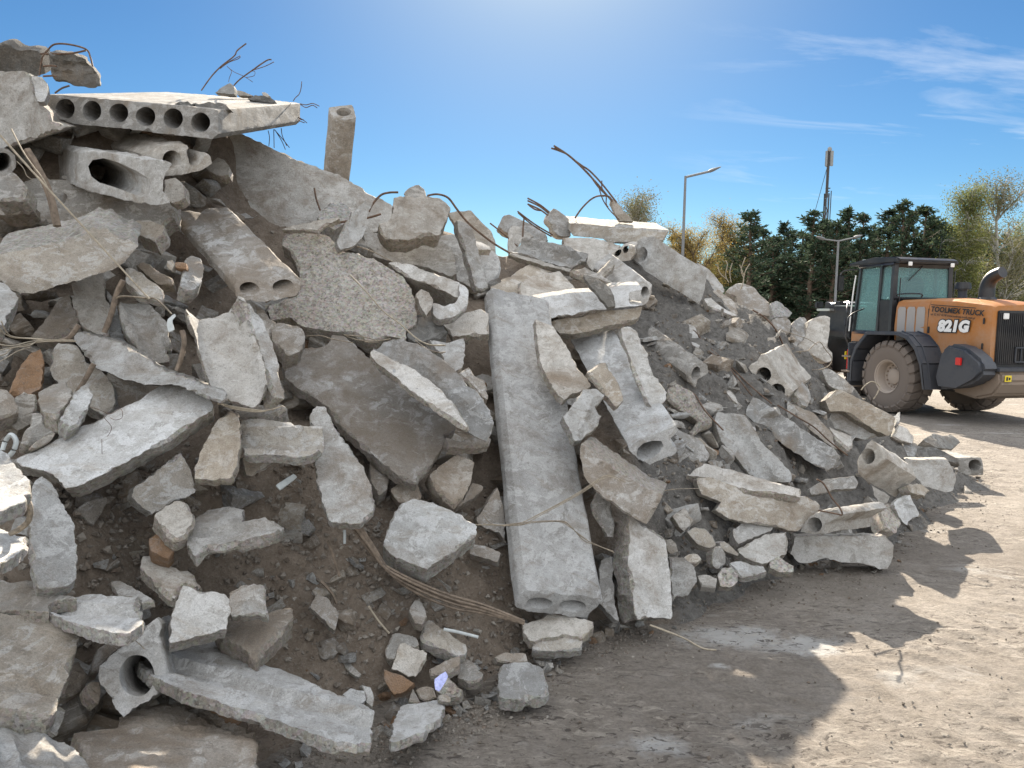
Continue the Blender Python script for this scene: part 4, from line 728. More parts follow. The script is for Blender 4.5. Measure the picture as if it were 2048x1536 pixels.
for j in range(ny-1):
    for i in range(nx-1):
        if HF[j, i] < -.12 and HF[j+1, i+1] < -.12 and HF[j+1, i] < -.12 and HF[j, i+1] < -.12: continue
        a = j*nx+i; fs.append((a, a+1, a+nx+1, a+nx))
def hsurf(x, y):
    i = int((x-gx_[0])/gs); j = int((y-gy_[0])/gs)
    if 0 <= i < nx-1 and 0 <= j < ny-1: return float(HF[j, i])
    return -1
m, nt, b = newmat('soil_and_gravel'); v = objvec(nt, world=True)
sep = N(nt, 'ShaderNodeSeparateXYZ'); nt.links.new(v, sep.inputs[0])
n1 = noi(nt, v, 1.3, 6); n2 = noi(nt, v, 14, 8, .7); n3 = noi(nt, v, 70, 6, .7)
br = mix(nt, ramp(nt, n2, [(.3, 0), (.7, 1)]), (.155, .122, .094), (.285, .238, .192))
gr = mix(nt, ramp(nt, n2, [(.3, 0), (.7, 1)]), (.085, .08, .074), (.23, .22, .205))
f = mth(nt, 'ADD', sep.outputs['X'], mth(nt, 'MULTIPLY', n1, 1.5))
c = mix(nt, ramp(nt, mth(nt, 'MULTIPLY', f, .25), [(.36, 0), (.46, 1)]), br, gr)
c = mix(nt, ramp(nt, n3, [(.56, 0), (.66, .55)]), c, (.36, .34, .31))
c = mix(nt, ramp(nt, n3, [(.3, .6), (.42, 0)]), c, (.05, .042, .036))
nt.links.new(c, b.inputs['Base Color']); b.inputs['Roughness'].default_value = .97; b.inputs['Specular IOR Level'].default_value = .15
bump(nt, b, [(n2, .9, .05), (n3, .9, .015)])
M['soil'] = m
o = link('soil_heap', mesh_from('soil_heap', vs, fs, ang=80), m); tag(o, kind='structure')
# ------------------------------------------------------------------ loose stones
def stone_mesh(kind, seed):
    rnd = random.Random(seed); bm = bmesh.new()
    sx, sy, sz = {'block': (1, .75, .55), 'plate': (1, .7, .22), 'lump': (1, .85, .75)}[kind]
    for i in range(rnd.randint(9, 13)):
        if kind == 'lump': q = Vector((rnd.gauss(0, 1), rnd.gauss(0, 1), rnd.gauss(0, 1))).normalized()*rnd.uniform(.85, 1)
        else:
            q = Vector([rnd.choice((-1, 1))*rnd.uniform(.62, 1) for _ in range(3)])
        bm.verts.new((q.x*sx*.5, q.y*sy*.5, q.z*sz*.5))
    bmesh.ops.convex_hull(bm, input=bm.verts[:])
    for v_ in [v_ for v_ in bm.verts if not v_.link_faces]: bm.verts.remove(v_)
    bmesh.ops.dissolve_limit(bm, angle_limit=rad(14), verts=bm.verts[:], edges=bm.edges[:])
    bmesh.ops.bevel(bm, geom=bm.edges[:]+bm.verts[:], offset=.014, segments=1, affect='EDGES')
    bmesh.ops.triangulate(bm, faces=bm.faces[:])
    for _ in range(2): bmesh.ops.subdivide_edges(bm, edges=[e_ for e_ in bm.edges if e_.calc_length() > .12], cuts=1, use_grid_fill=True)
    bmesh.ops.triangulate(bm, faces=bm.faces[:])
    bm.normal_update(); sd = Vector((seed*3.1, seed, 0))
    for v_ in bm.verts: v_.co += v_.normal*(.045*noise.noise(v_.co*4+sd)+.035*noise.noise(v_.co*11+sd))
    me = bpy.data.meshes.new('stone_'+kind); bm.to_mesh(me); bm.free()
    me.polygons.foreach_set('use_smooth', [True]*len(me.polygons)); me.set_sharp_from_angle(angle=rad(24)); return me
SM = {}
for kd, tn in (('block', 'pgdyp'), ('plate', 'pgwgd'), ('lump', 'dgrdo')):
    for i, t_ in enumerate(tn):
        me = stone_mesh(kd, len(SM)*7+3); me.materials.append(M[t_]); SM[(kd, i)] = me
def put(me, name, loc, size, label, cat, group, rnd):
    o = bpy.data.objects.new(name, me); COL.objects.link(o); o.location = loc; o.scale = (size, size*rnd.uniform(.8, 1.1), size*rnd.uniform(.8, 1.1))
    o.rotation_euler = (rnd.uniform(-.7, .7), rnd.uniform(-.7, .7), rnd.uniform(0, 6.28)); tag(o, label, cat, group)
rnd = random.Random(21); n = 0; tries = 0
while n < 290 and tries < 20000:
    tries += 1
    x = rnd.uniform(-40, 1900); y = rnd.uniform(180, 1520)
    if not (ytop(x)+35 < y < ybot(x)-8): continue
    sw = soil(x, y); z = Z(x, y); 
    if rnd.random() > (1 if sw < .3 else .35)*min(1, (1.6 if x < 1300 else 2.2)*z/9+.25): continue
    size = rnd.choice((.14, .18, .24, .3)) if sw < .3 else rnd.choice((.06, .08, .11))
    q = P(x, y, z+.08*(1-sw)+.02+size*.5); h = hsurf(q.x, q.y)
    if h < .02: continue
    if sw >= .3: q.z = h+size*.1
    kd = rnd.choice(('block', 'block', 'plate', 'plate', 'lump')); me = SM[(kd, rnd.randrange(5))]
    put(me, 'concrete_fragment', q, size, 'broken concrete fragment filling the gaps between the slabs', 'fragment', 'concrete fragments filling the gaps of the pile', rnd); n += 1
n = 0; tries = 0
while n < 285 and tries < 30000:      # chunks half sunk in the soil and gravel
    tries += 1
    x = rnd.uniform(60, 1750); y = rnd.uniform(600, 1480)
    if not (ytop(x)+40 < y < ybot(x)-8) or soil(x, y) < .25: continue
    if noise.noise(Vector((x*.012, y*.012, 7))) < -.12: continue
    q = P(x, y, Z(x, y)+.02); h = hsurf(q.x, q.y); size = min(.24, rnd.lognormvariate(-2.5, .5))
    if h < .02: continue
    q.z = h+size*.05; kd = rnd.choice(('block', 'block', 'plate', 'lump')); me = SM[(kd, rnd.randrange(5))]
    put(me, 'small_chunk', q, size, 'small chunk half sunk in the soil or gravel of the pile', 'chunk', 'small chunks in the soil and gravel', rnd); n += 1
n = 0; tries = 0
while n < 190 and tries < 30000:
    tries += 1
    x = rnd.uniform(1290, 1760); y = rnd.uniform(590, 1100)
    if not (ytop(x)+30 < y < ybot(x)-8): continue
    q = P(x, y, Z(x, y)+.05); h = hsurf(q.x, q.y); size = min(.34, rnd.lognormvariate(-2.2, .5))
    if h < .02: continue
    q.z = h+size*.08; kd = rnd.choice(('block', 'plate', 'plate', 'lump')); me = SM[(kd, rnd.randrange(4))]
    put(me, 'gravel_chunk', q, size, 'grey chunk bedded in the grey gravel slope on the right side', 'chunk', 'grey chunks in the gravel slope', rnd); n += 1
n = 0; tries = 0
bx = [p for p in EDGE if p[0] > 0]
while n < 298 and tries < 20000:
    tries += 1
    x = rnd.uniform(500, 1960); yb = ybot(x); y = yb+rnd.gauss(-16, 26)
    if n % 3 == 0: x = rnd.uniform(600, 1240); yb = ybot(x); y = yb-abs(rnd.gauss(0, 60))-10
    if y > 1536 or y < 800 or y > yb+60: continue
    z = gz(x, y) if y > yb-6 else Z(x, y)
    q = P(x, y, z); h = max(0, hsurf(q.x, q.y)); size = min(.17, rnd.lognormvariate(-2.7, .5)); q.z = h+size*.12
    if y > yb+8: size = min(size, .05); q.z = size*.2
    kd = rnd.choice(('block', 'lump', 'lump', 'plate')); me = SM[(kd, rnd.randrange(5))]
    put(me, 'stone', q, size, 'small stone lying along the foot of the rubble pile', 'stone', 'small stones along the foot of the pile', rnd); n += 1
# gravel and crumbs: one mesh
def crumbs(name, count, sampler, mat, smin, smax, seed):
    r_ = random.Random(seed); V = []; Fc = []
    base = [Vector(q) for q in ((1, 0, 0), (-1, 0, 0), (0, 1, 0), (0, -1, 0), (0, 0, 1), (0, 0, -1))]
    tris = ((0, 2, 4), (2, 1, 4), (1, 3, 4), (3, 0, 4), (2, 0, 5), (1, 2, 5), (3, 1, 5), (0, 3, 5))
    k = 0
    for _ in range(count*6):
        if k >= count: break
        q = sampler(r_)
        if q is None: continue
        s = smin+(smax-smin)*r_.random()**4; rot = Matrix.Rotation(r_.uniform(0, 6.28), 3, Vector((r_.uniform(-1, 1), r_.uniform(-1, 1), r_.uniform(.1, 1))).normalized())
        o_ = len(V)
        for b_ in base: V.append(q+rot@Vector((b_.x*s*r_.uniform(.6, 1.2), b_.y*s*r_.uniform(.5, 1), b_.z*s*r_.uniform(.4, .8))))
        Fc += [(a+o_, b+o_, c_+o_) for a, b, c_ in tris]; k += 1
    o = link(name, mesh_from(name, V, Fc, smooth=False), mat); return o
def samp_pile(r_):
    x = r_.uniform(-40, 1950); y = r_.uniform(300, 1536)
    if not (ytop(x)+40 < y < ybot(x)): return None
    if r_.random() > (.15+soil(x, y))*max(.08, min(1, .55+1.3*noise.noise(Vector((x*.02, y*.02, 1))))): return None
    q = P(x, y, Z(x, y)+.02); h = hsurf(q.x, q.y)
    return Vector((q.x, q.y, h+.004)) if h > .01 else None
def gravmat(name, cols):
    m, nt, b = newmat(name); g = N(nt, 'ShaderNodeNewGeometry'); c = ramp(nt, g.outputs['Random Per Island'], [(i/(len(cols)-1), q) for i, q in enumerate(cols)])
    nt.links.new(c, b.inputs['Base Color']); b.inputs['Roughness'].default_value = .95; return m
M['grav'] = gravmat('gravel', [(.10, .08, .062), (.15, .13, .108), (.22, .20, .175), (.12, .10, .08), (.26, .24, .21), (.16, .135, .11), (.13, .10, .078)])
tag(crumbs('gravel', 21000, samp_pile, M['grav'], .003, .030, 5), 'loose gravel and crumbs between the slabs', 'gravel', kind='stuff')
def samp_foot(r_):
    x = r_.uniform(500, 1990); y = ybot(x)+r_.gauss(-4, 22)+ (r_.random()**3)*60
    if y > 1530: return None
    q = P(x, y, gz(x, y)); return Vector((q.x, q.y, max(0, hsurf(q.x, q.y))+.003))
tag(crumbs('crumbs', 7000, samp_foot, M['grav'], .003, .016, 6), 'fine crumbs along the foot of the pile', 'gravel', kind='stuff')
def samp_gr(r_):
    q = Vector((r_.uniform(-.5, 9), 2.2+abs(r_.gauss(0, 3.5)), .002))
    return q if hsurf(q.x, q.y) < 0 else None
tag(crumbs('grit', 5000, samp_gr, M['grav'], .002, .016, 8), 'grit scattered over the yard', 'gravel', kind='stuff')
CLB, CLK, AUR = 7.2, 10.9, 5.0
# ------------------------------------------------------------------ yard, light, sky
m, nt, b = newmat('yard_concrete'); v = objvec(nt, world=True)
a1 = noi(nt, v, .55, 6, .6, .6); a2 = noi(nt, v, 4, 9, .75, .3); a3 = noi(nt, v, 38, 7, .8)
lane = noi(nt, smap(nt, v, (.35, 1.1, 1), (0, 0, rad(-50))), 1.0, 3, .5)
trk = noi(nt, smap(nt, v, (6, 15, 1), (0, 0, rad(25))), 1.0, 9, .78, 1.2)
trk2 = noi(nt, smap(nt, v, (11, 24, 1), (0, 0, rad(8))), 1.0, 8, .72, .9)
c = mix(nt, ramp(nt, a1, [(.35, 0), (.65, 1)]), (.240, .212, .184), (.318, .286, .250))
c = mix(nt, ramp(nt, a2, [(.35, 0), (.65, 1)]), mix(nt, 1, c, (.70, .68, .65), 'MULTIPLY'), c)
c = mix(nt, 1, c, ramp(nt, a3, [(.3, .70), (.7, 1.25)]), 'MULTIPLY')
wp = noi(nt, smap(nt, v, (.9, 1.6, 1), (0, 0, rad(15))), 1.1, 8, .62, .5)
c = mix(nt, ramp(nt, wp, [(.60, 0), (.68, .75)]), c, (.40, .385, .36))
for bx_, by_, br_ in ((1480, 1278, .42), (1300, 1490, .20), (1440, 1334, .07), (1625, 1290, .3), (1720, 1050, .35)):      # spilled cement dust
    pc = P(bx_, by_, gz(bx_, by_)); ds = N(nt, 'ShaderNodeVectorMath', operation='DISTANCE'); nt.links.new(smap(nt, v, (1, 1.6, 1)), ds.inputs[0]); ds.inputs[1].default_value = (pc.x, pc.y*1.6, 0)
    dd_ = mth(nt, 'ADD', mth(nt, 'DIVIDE', ds.outputs['Value'], br_), mth(nt, 'MULTIPLY', mth(nt, 'SUBTRACT', a2, .5), 3.0))
    c = mix(nt, ramp(nt, dd_, [(.35, .8), (.95, 0)]), c, (.46, .455, .44))
lm = ramp(nt, lane, [(.40, .25), (.56, 1)])
c = mix(nt, mth(nt, 'MULTIPLY', mix(nt, 1, ramp(nt, trk, [(.52, 0), (.60, 1)]), lm, 'MULTIPLY'), .6), c, (.43, .39, .335))
dkm = mix(nt, 1, ramp(nt, trk2, [(.56, 0), (.59, 1)]), ramp(nt, lane, [(.40, .2), (.54, 1)]), 'MULTIPLY')
c = mix(nt, mth(nt, 'MULTIPLY', dkm, .85), c, (.07, .058, .05))
nt.links.new(c, b.inputs['Base Color']); b.inputs['Roughness'].default_value = .9; b.inputs['Specular IOR Level'].default_value = .3
bump(nt, b, [(trk, .8, .03), (trk2, .8, -.02), (a2, .6, .03), (a3, .9, .012)])
M['yard'] = m
gx2 = np.arange(-2, 11.01, .034); gy2 = np.arange(1.2, 14.01, .034); vs = []; fs = []
for y in gy2:
    for x in gx2:
        e_ = min(1, min(x+2, 11-x, y-1.2, 14-y)*1.0)
        p = Vector((x, y, 0)); q = Vector((x*.78+y*.62, -x*.62+y*.78, 0))
        h = .008*noise.noise(p*1.7)+.006*noise.noise(p*7)
        lane_ = max(0, noise.noise(Vector((q.y*1.1, q.x*.12, 4))))
        h += (.15+lane_)*(.032*noise.noise(Vector((q.x*9, q.y*3.2, 1)))+.020*noise.noise(Vector((q.x*22, q.y*9, 2)))+.008*noise.noise(p*26))
        for ox, oy in ((1.74, 3.95), (3.0, 2.6), (4.9, 5.2)):      # wheel prints pressed into the dust
            dx, dy = x-ox, y-oy; s_ = dx*.80+dy*.60; t_ = -dx*.60+dy*.80+.10*sin(s_*.7)
            if abs(t_) < .29: h += -.008+.024*max(0, sin(2*pi*(s_/.21+abs(t_)*2.2)))*(1-abs(t_)*2)*(.55+.5*max(0, noise.noise(Vector((s_*.8, t_*3, ox)))+.25))
        vs.append((x, y, (h-.004)*max(0, e_)+.004))
n_ = len(gx2)
for j in range(len(gy2)-1):
    for i in range(n_-1): a = j*n_+i; fs.append((a, a+1, a+n_+1, a+n_))
tag(link('yard_ground', mesh_from('yard', vs, fs, ang=80), m), kind='structure')
R_ = 3000
tag(link('ground', mesh_from('ground', [(-R_, -R_, -.012), (R_, -R_, -.012), (R_, R_, -.012), (-R_, R_, -.012)], [(0, 1, 2, 3)], smooth=False), m), kind='structure')
EL, AZ = rad(31.5), rad(2.0)
sun = bpy.data.lights.new('sun', 'SUN'); sun.energy = SUN_E; sun.angle = rad(.53); sun.color = (1, .885, .73)
so = bpy.data.objects.new('sun', sun); COL.objects.link(so)
sd = Vector((sin(AZ)*cos(EL), cos(AZ)*cos(EL), sin(EL))); so.rotation_euler = sd.to_track_quat('Z', 'Y').to_euler()
w = bpy.data.worlds.new('World'); S.world = w; w.use_nodes = True; nt = w.node_tree; nt.nodes.clear()
sky = nt.nodes.new('ShaderNodeTexSky'); sky.sky_type = 'NISHITA'; sky.sun_disc = False; sky.sun_elevation = EL; sky.sun_rotation = AZ
sky.air_density = 1.0; sky.dust_density = .12; sky.ozone_density = 3.0; sky.altitude = 100
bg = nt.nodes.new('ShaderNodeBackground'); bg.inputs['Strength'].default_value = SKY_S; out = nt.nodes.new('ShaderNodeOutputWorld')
tc = nt.nodes.new('ShaderNodeTexCoord'); sp = nt.nodes.new('ShaderNodeSeparateXYZ'); nt.links.new(tc.outputs['Generated'], sp.inputs[0])
zz = mth(nt, 'MAXIMUM', sp.outputs['Z'], .02); zz = mth(nt, 'ADD', zz, .12)
cx_ = mth(nt, 'DIVIDE', sp.outputs['X'], zz); cy_ = mth(nt, 'DIVIDE', sp.outputs['Y'], zz)
cb = nt.nodes.new('ShaderNodeCombineXYZ'); nt.links.new(cx_, cb.inputs[0]); nt.links.new(cy_, cb.inputs[1])
cn = noi(nt, smap(nt, cb.outputs[0], (.75, 1.9, 1), (0, 0, rad(-22))), 1.35, 10, .60, .8)
msk = ramp(nt, mth(nt, 'DIVIDE', sp.outputs['X'], mth(nt, 'MAXIMUM', sp.outputs['Y'], .05)), [(.18, 0), (.36, 1)])
cl = mix(nt, 1, ramp(nt, cn, [(.53, 0), (.82, .55)]), msk, 'MULTIPLY')
hsv = nt.nodes.new('ShaderNodeHueSaturation'); nt.links.new(sky.outputs[0], hsv.inputs['Color']); hsv.inputs['Saturation'].default_value = 1.12
hz = ramp(nt, sp.outputs['Z'], [(.0, (.53, .67, .71)), (.16, (.42, .575, .655)), (.5, (.37, .515, .61))])
skb = mix(nt, 1, hsv.outputs[0], hz, 'MULTIPLY')
skc = mix(nt, cl, skb, (CLB, CLB*1.03, CLB*1.08))
# unseen cloud bank added overhead and behind the camera to light the shaded slabs
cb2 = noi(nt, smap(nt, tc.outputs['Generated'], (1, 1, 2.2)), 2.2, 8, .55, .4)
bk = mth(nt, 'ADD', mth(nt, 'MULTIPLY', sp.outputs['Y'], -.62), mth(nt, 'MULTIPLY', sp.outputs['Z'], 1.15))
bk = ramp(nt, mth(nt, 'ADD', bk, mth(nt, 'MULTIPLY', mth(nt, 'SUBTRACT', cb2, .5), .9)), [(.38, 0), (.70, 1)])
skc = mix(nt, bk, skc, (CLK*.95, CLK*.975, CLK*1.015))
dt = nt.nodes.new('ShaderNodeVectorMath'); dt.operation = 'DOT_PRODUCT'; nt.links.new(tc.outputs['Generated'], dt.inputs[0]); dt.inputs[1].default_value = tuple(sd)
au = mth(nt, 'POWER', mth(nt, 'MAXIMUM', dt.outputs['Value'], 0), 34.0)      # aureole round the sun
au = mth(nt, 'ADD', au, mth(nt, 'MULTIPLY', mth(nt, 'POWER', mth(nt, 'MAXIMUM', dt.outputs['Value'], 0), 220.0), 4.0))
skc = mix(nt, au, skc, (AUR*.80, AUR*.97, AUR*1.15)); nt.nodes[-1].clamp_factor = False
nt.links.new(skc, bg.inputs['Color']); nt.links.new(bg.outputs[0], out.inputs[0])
S.view_settings.view_transform = 'Standard'; S.view_settings.look = 'None'; S.view_settings.exposure = EXPO; S.view_settings.gamma = 1
# ------------------------------------------------------------------ wheel loader
def paint(name, col, rough=.45, dust=.35, dcol=(.33, .29, .24), spec=.5):
    m, nt, b = newmat(name); v = objvec(nt, rnd=False)
    n = noi(nt, v, 2.2, 7, .65, .4); n2 = noi(nt, v, 14, 6, .7)
    sp_ = N(nt, 'ShaderNodeSeparateXYZ'); nt.links.new(v, sp_.inputs[0])
    low = ramp(nt, mth(nt, 'MULTIPLY', sp_.outputs['Z'], .33), [(.15, .45), (.65, 0)])   # dirt thrown up by the wheels reaches the lower parts
    f = mth(nt, 'MULTIPLY', mth(nt, 'ADD', mth(nt, 'MULTIPLY', n, .9), mth(nt, 'MULTIPLY', n2, .5)), 1.0)
    f = ramp(nt, mth(nt, 'ADD', f, low), [(.62, 0), (1.05, dust)])
    c = mix(nt, f, col, dcol); nt.links.new(c, b.inputs['Base Color'])
    b.inputs['Specular IOR Level'].default_value = spec
    rr = mth(nt, 'ADD', mth(nt, 'MULTIPLY', f, .5), rough); nt.links.new(rr, b.inputs['Roughness'])
    bump(nt, b, [(n2, .12, .004)]); return m
LM = {'or': paint('orange_paint', (.37, .145, .032), .42, .4), 'dk': paint('slate_plastic', (.022, .030, .046), .5, .12),
      'bk': paint('black_paint', (.013, .014, .018), .4, .10), 'gy': paint('grey_panel', (.34, .32, .31), .5, .4), 'tyre': paint('tyre_rubber', (.05, .043, .04), .8, .55, (.24, .20, .17)),
      'rim': paint('dusty_rim', (.30, .25, .2), .7, .8, (.36, .31, .27)), 'cw': paint('dusty_counterweight', (.12, .10, .09), .6, .8, (.28, .22, .17)),
      'red': simple('red_lens', (.55, .02, .02), .2, 0, .1), 'yel': simple('yellow_sticker', (.75, .58, .03), .5, 0, .1, bmp=0), 'wht': simple('white_sticker', (.75, .75, .74), .5, 0, .06, bmp=0),
      'blk': simple('black_sticker', (.012, .012, .014), .5, 0, .1, bmp=0), 'sil': simple('bare_steel', (.6, .6, .58), .3, .8, .1), 'seat': simple('seat_fabric', (.02, .022, .026), .9)}
gm, nt, b = newmat('cab_glass'); b.inputs['Base Color'].default_value = (.30, .46, .47, 1); b.inputs['Roughness'].default_value = .03; b.inputs['Specular IOR Level'].default_value = .8
tp_ = nt.nodes.new('ShaderNodeBsdfTransparent'); tp_.inputs[0].default_value = (.80, .94, .94, 1); ms = nt.nodes.new('ShaderNodeMixShader'); ms.inputs[0].default_value = .26
nt.links.new(tp_.outputs[0], ms.inputs[1]); nt.links.new(b.outputs[0], ms.inputs[2]); nt.links.new(ms.outputs[0], [n_ for n_ in nt.nodes if n_.type == 'OUTPUT_MATERIAL'][0].inputs[0])
th = math.atan2(.986, -.272)
lo = bpy.data.objects.new('wheel_loader', None); COL.objects.link(lo)
hd = Vector((cos(th), sin(th), 0)); lf = Vector((-sin(th), cos(th), 0))
q = P(1772, 748, 17.0); q.z = 0; lo.location = q-lf*1.35; lo.rotation_euler = (0, 0, th)
tag(lo, 'orange and black articulated wheel loader parked behind the rubble pile', 'loader')
def bmo(name, bm, mat, parent, bev=0, smooth=True, ang=35):
    if bev: bmesh.ops.bevel(bm, geom=bm.edges[:], offset=bev, segments=2, affect='EDGES', clamp_overlap=True)
    me = bpy.data.meshes.new(name); bmesh.ops.recalc_face_normals(bm, faces=bm.faces[:]); bm.to_mesh(me); bm.free()
    if smooth: me.polygons.foreach_set('use_smooth', [True]*len(me.polygons)); me.set_sharp_from_angle(angle=rad(ang))
    return link(name, me, mat, parent)
def abox(bm, x0, x1, y0, y1, z0, z1):
    r = bmesh.ops.create_cube(bm, size=1); 
    for v_ in r['verts']: v_.co = Vector(((x0+x1)/2+v_.co.x*(x1-x0), (y0+y1)/2+v_.co.y*(y1-y0), (z0+z1)/2+v_.co.z*(z1-z0)))
    return r['verts']
def box(name, x0, x1, y0, y1, z0, z1, mat, parent=lo, bev=.012):
    bm = bmesh.new(); abox(bm, x0, x1, y0, y1, z0, z1); return bmo(name, bm, LM[mat] if isinstance(mat, str) else mat, parent, bev)
def prof(bm, pts, y0, y1):
    a = [bm.verts.new((x, y0, z)) for x, z in pts]; b_ = [bm.verts.new((x, y1, z)) for x, z in pts]; n = len(pts)
    bm.faces.new(a); bm.faces.new(b_[::-1])
    for i in range(n): bm.faces.new((a[i], b_[i], b_[(i+1) % n], a[(i+1) % n]))
def profile(name, pts, y0, y1, mat, parent=lo, bev=.02):
    bm = bmesh.new(); prof(bm, pts, y0, y1); return bmo(name, bm, LM[mat] if isinstance(mat, str) else mat, parent, bev)
def ltube(name, pts, r, mat, parent=lo, sides=10): return link(name, tube_mesh(name, pts, r, sides), LM[mat], parent)
def make_wheel():
    w_ = bpy.data.objects.new('wheel', None); COL.objects.link(w_); w_.parent = lo
    pr_ = [(.33, -.24), (.36, -.27), (.50, -.30), (.64, -.30), (.72, -.28), (.755, -.25), (.765, -.12), (.768, 0), (.765, .12), (.755, .25), (.72, .28), (.64, .30), (.50, .30), (.36, .27), (.33, .24)]
    n = 64; vs = []; fs = []
    for i in range(n):
        a = 2*pi*i/n
        for r_, y in pr_: vs.append((r_*cos(a), y, r_*sin(a)))
    k = len(pr_)
    for i in range(n):
        for j in range(k-1): a = i*k+j; b_ = ((i+1) % n)*k+j; fs.append((a, b_, b_+1, a+1))
    def quadbox(c8):
        o_ = len(vs); vs.extend(c8); fs.extend([tuple(o_+q_ for q_ in f_) for f_ in ((0, 1, 2, 3), (7, 6, 5, 4), (0, 4, 5, 1), (1, 5, 6, 2), (2, 6, 7, 3), (3, 7, 4, 0))])
    m_ = 22
    for s in (-1, 1):
        for i in range(m_):     # chevron lugs wrapping over the shoulder
            a0 = 2*pi*(i+(.5 if s > 0 else 0))/m_; w0 = 2*pi/m_*.36
            segs = [(.02, .755, .0), (.14, .76, .05), (.25, .75, .12), (.31, .66, .15)]
            for (ya, ra, oa), (yb, rb, ob) in zip(segs[:-1], segs[1:]):
                c = []
                for up_ in (0, .045):
                    for (y, r_, o_) in ((ya, ra, oa), (yb, rb, ob)):
                        ys = y+(up_*.3 if y > .2 else 0)
                        for da in ((-w0, w0) if (y, r_) == (ya, ra) else (w0, -w0)):
                            aa = a0+o_+da; c.append(((r_+up_)*cos(aa), s*ys, (r_+up_)*sin(aa)))
                quadbox(c)
    me = mesh_from('tyre', vs, fs, ang=30); bmq = bmesh.new(); bmq.from_mesh(me); bmesh.ops.recalc_face_normals(bmq, faces=bmq.faces[:]); bmq.to_mesh(me); bmq.free()
    link('tyre', me, LM['tyre'], w_)
    pr2 = [(.35, .27), (.375, .285), (.36, .265), (.33, .25), (.315, .20), (.30, .06), (.22, .03), (.19, .03), (.175, .10), (.12, .13), (.0, .135)]
    vs = []; fs = []; n = 48
    for i in range(n):
        a = 2*pi*i/n
        for r_, y in pr2: vs.append((r_*cos(a), y, r_*sin(a)))
    k = len(pr2)
    for i in range(n):
        for j in range(k-1): a = i*k+j; b_ = ((i+1) % n)*k+j; fs.append((a, b_, b_+1, a+1))
    r_ = link('rim', mesh_from('rim', vs, fs, ang=40), LM['rim'], w_); r_.data.materials[0] = LM['rim']
    bm = bmesh.new()
    for i in range(16):
        a = 2*pi*i/16; g = bmesh.ops.create_cone(bm, segments=6, radius1=.016, radius2=.016, depth=.03, cap_ends=True)
        for v_ in g['verts']: v_.co = Vector((.25*cos(a)+v_.co.x, .05+v_.co.z, .25*sin(a)+v_.co.y))
    bmo('hub_bolts', bm, LM['cw'], r_)
    return w_
wh = make_wheel(); wh.location = (0, 1.05, .8)
def copyw(x, y, flip):
    c = wh.copy(); COL.objects.link(c); c.location = (x, y, .8); c.rotation_euler = (0, .3, pi if flip else 0)
    for ch_ in wh.children:
        d_ = ch_.copy(); COL.objects.link(d_); d_.parent = c
        for g_ in ch_.children: e_ = g_.copy(); COL.objects.link(e_); e_.parent = d_
copyw(0, -1.05, True); copyw(3.3, 1.05, False); copyw(3.3, -1.05, True)
box('axle', -.16, .16, -.8, .8, .62, .95, 'cw'); box('front_axle', 3.14, 3.46, -.8, .8, .62, .95, 'cw').name = 'axle'
profile('rear_frame', [(-2.0, .85), (-1.9, 1.3), (1.5, 1.45), (1.6, 1.0), (1.2, .55), (-1.2, .55)], -.5, .5, 'bk')
# fender: an arched band over each rear wheel
def fender(sgn):
    o_ = [(1.10, .60), (1.10, 1.10), (.98, 1.42), (.62, 1.78), (-.30, 1.80), (-.62, 1.72), (-.88, 1.50), (-1.06, 1.15), (-1.18, .62)]
    i_ = [(-1.11, .62), (-.99, 1.12), (-.82, 1.44), (-.58, 1.65), (-.28, 1.72), (.58, 1.70), (.90, 1.36), (1.02, 1.08), (1.02, .60)]
    bm = bmesh.new(); pts = o_+i_; y0, y1 = (.72, 1.42) if sgn > 0 else (-1.42, -.72)
    a = [bm.verts.new((x, y0, z)) for x, z in pts]; b_ = [bm.verts.new((x, y1, z)) for x, z in pts]; n = len(pts); h = len(o_)
    for i in range(n): bm.faces.new((a[i], b_[i], b_[(i+1) % n], a[(i+1) % n]))
    for i in range(h-1):
        j = n-1-i
        for r_ in (a, b_): bm.faces.new((r_[i], r_[i+1], r_[j-1], r_[j]))
    f_ = bmo('fender', bm, LM['dk'], lo, .012, ang=50)
    for yy in ((y0+.12, y0+.15), (y1-.17, y1-.14)):
        up2 = []
        for k_ in range(4, len(o_)): x, z = o_[k_]; d_ = Vector((x, 0, z-.8)).normalized()*.02; up2.append((Vector((x, 0, z)), Vector((x, 0, z))+d_))
        bm = bmesh.new(); rows = [[bm.verts.new((a_.x, yy[0], a_.z)), bm.verts.new((b2.x, yy[0], b2.z)), bm.verts.new((b2.x, yy[1], b2.z)), bm.verts.new((a_.x, yy[1], a_.z))] for a_, b2 in up2]
        for r1, r2 in zip(rows[:-1], rows[1:]):
            for q_ in range(4): bm.faces.new((r1[q_], r1[(q_+1) % 4], r2[(q_+1) % 4], r2[q_]))
        bmo('rib', bm, LM['dk'], f_)
fender(1); fender(-1)
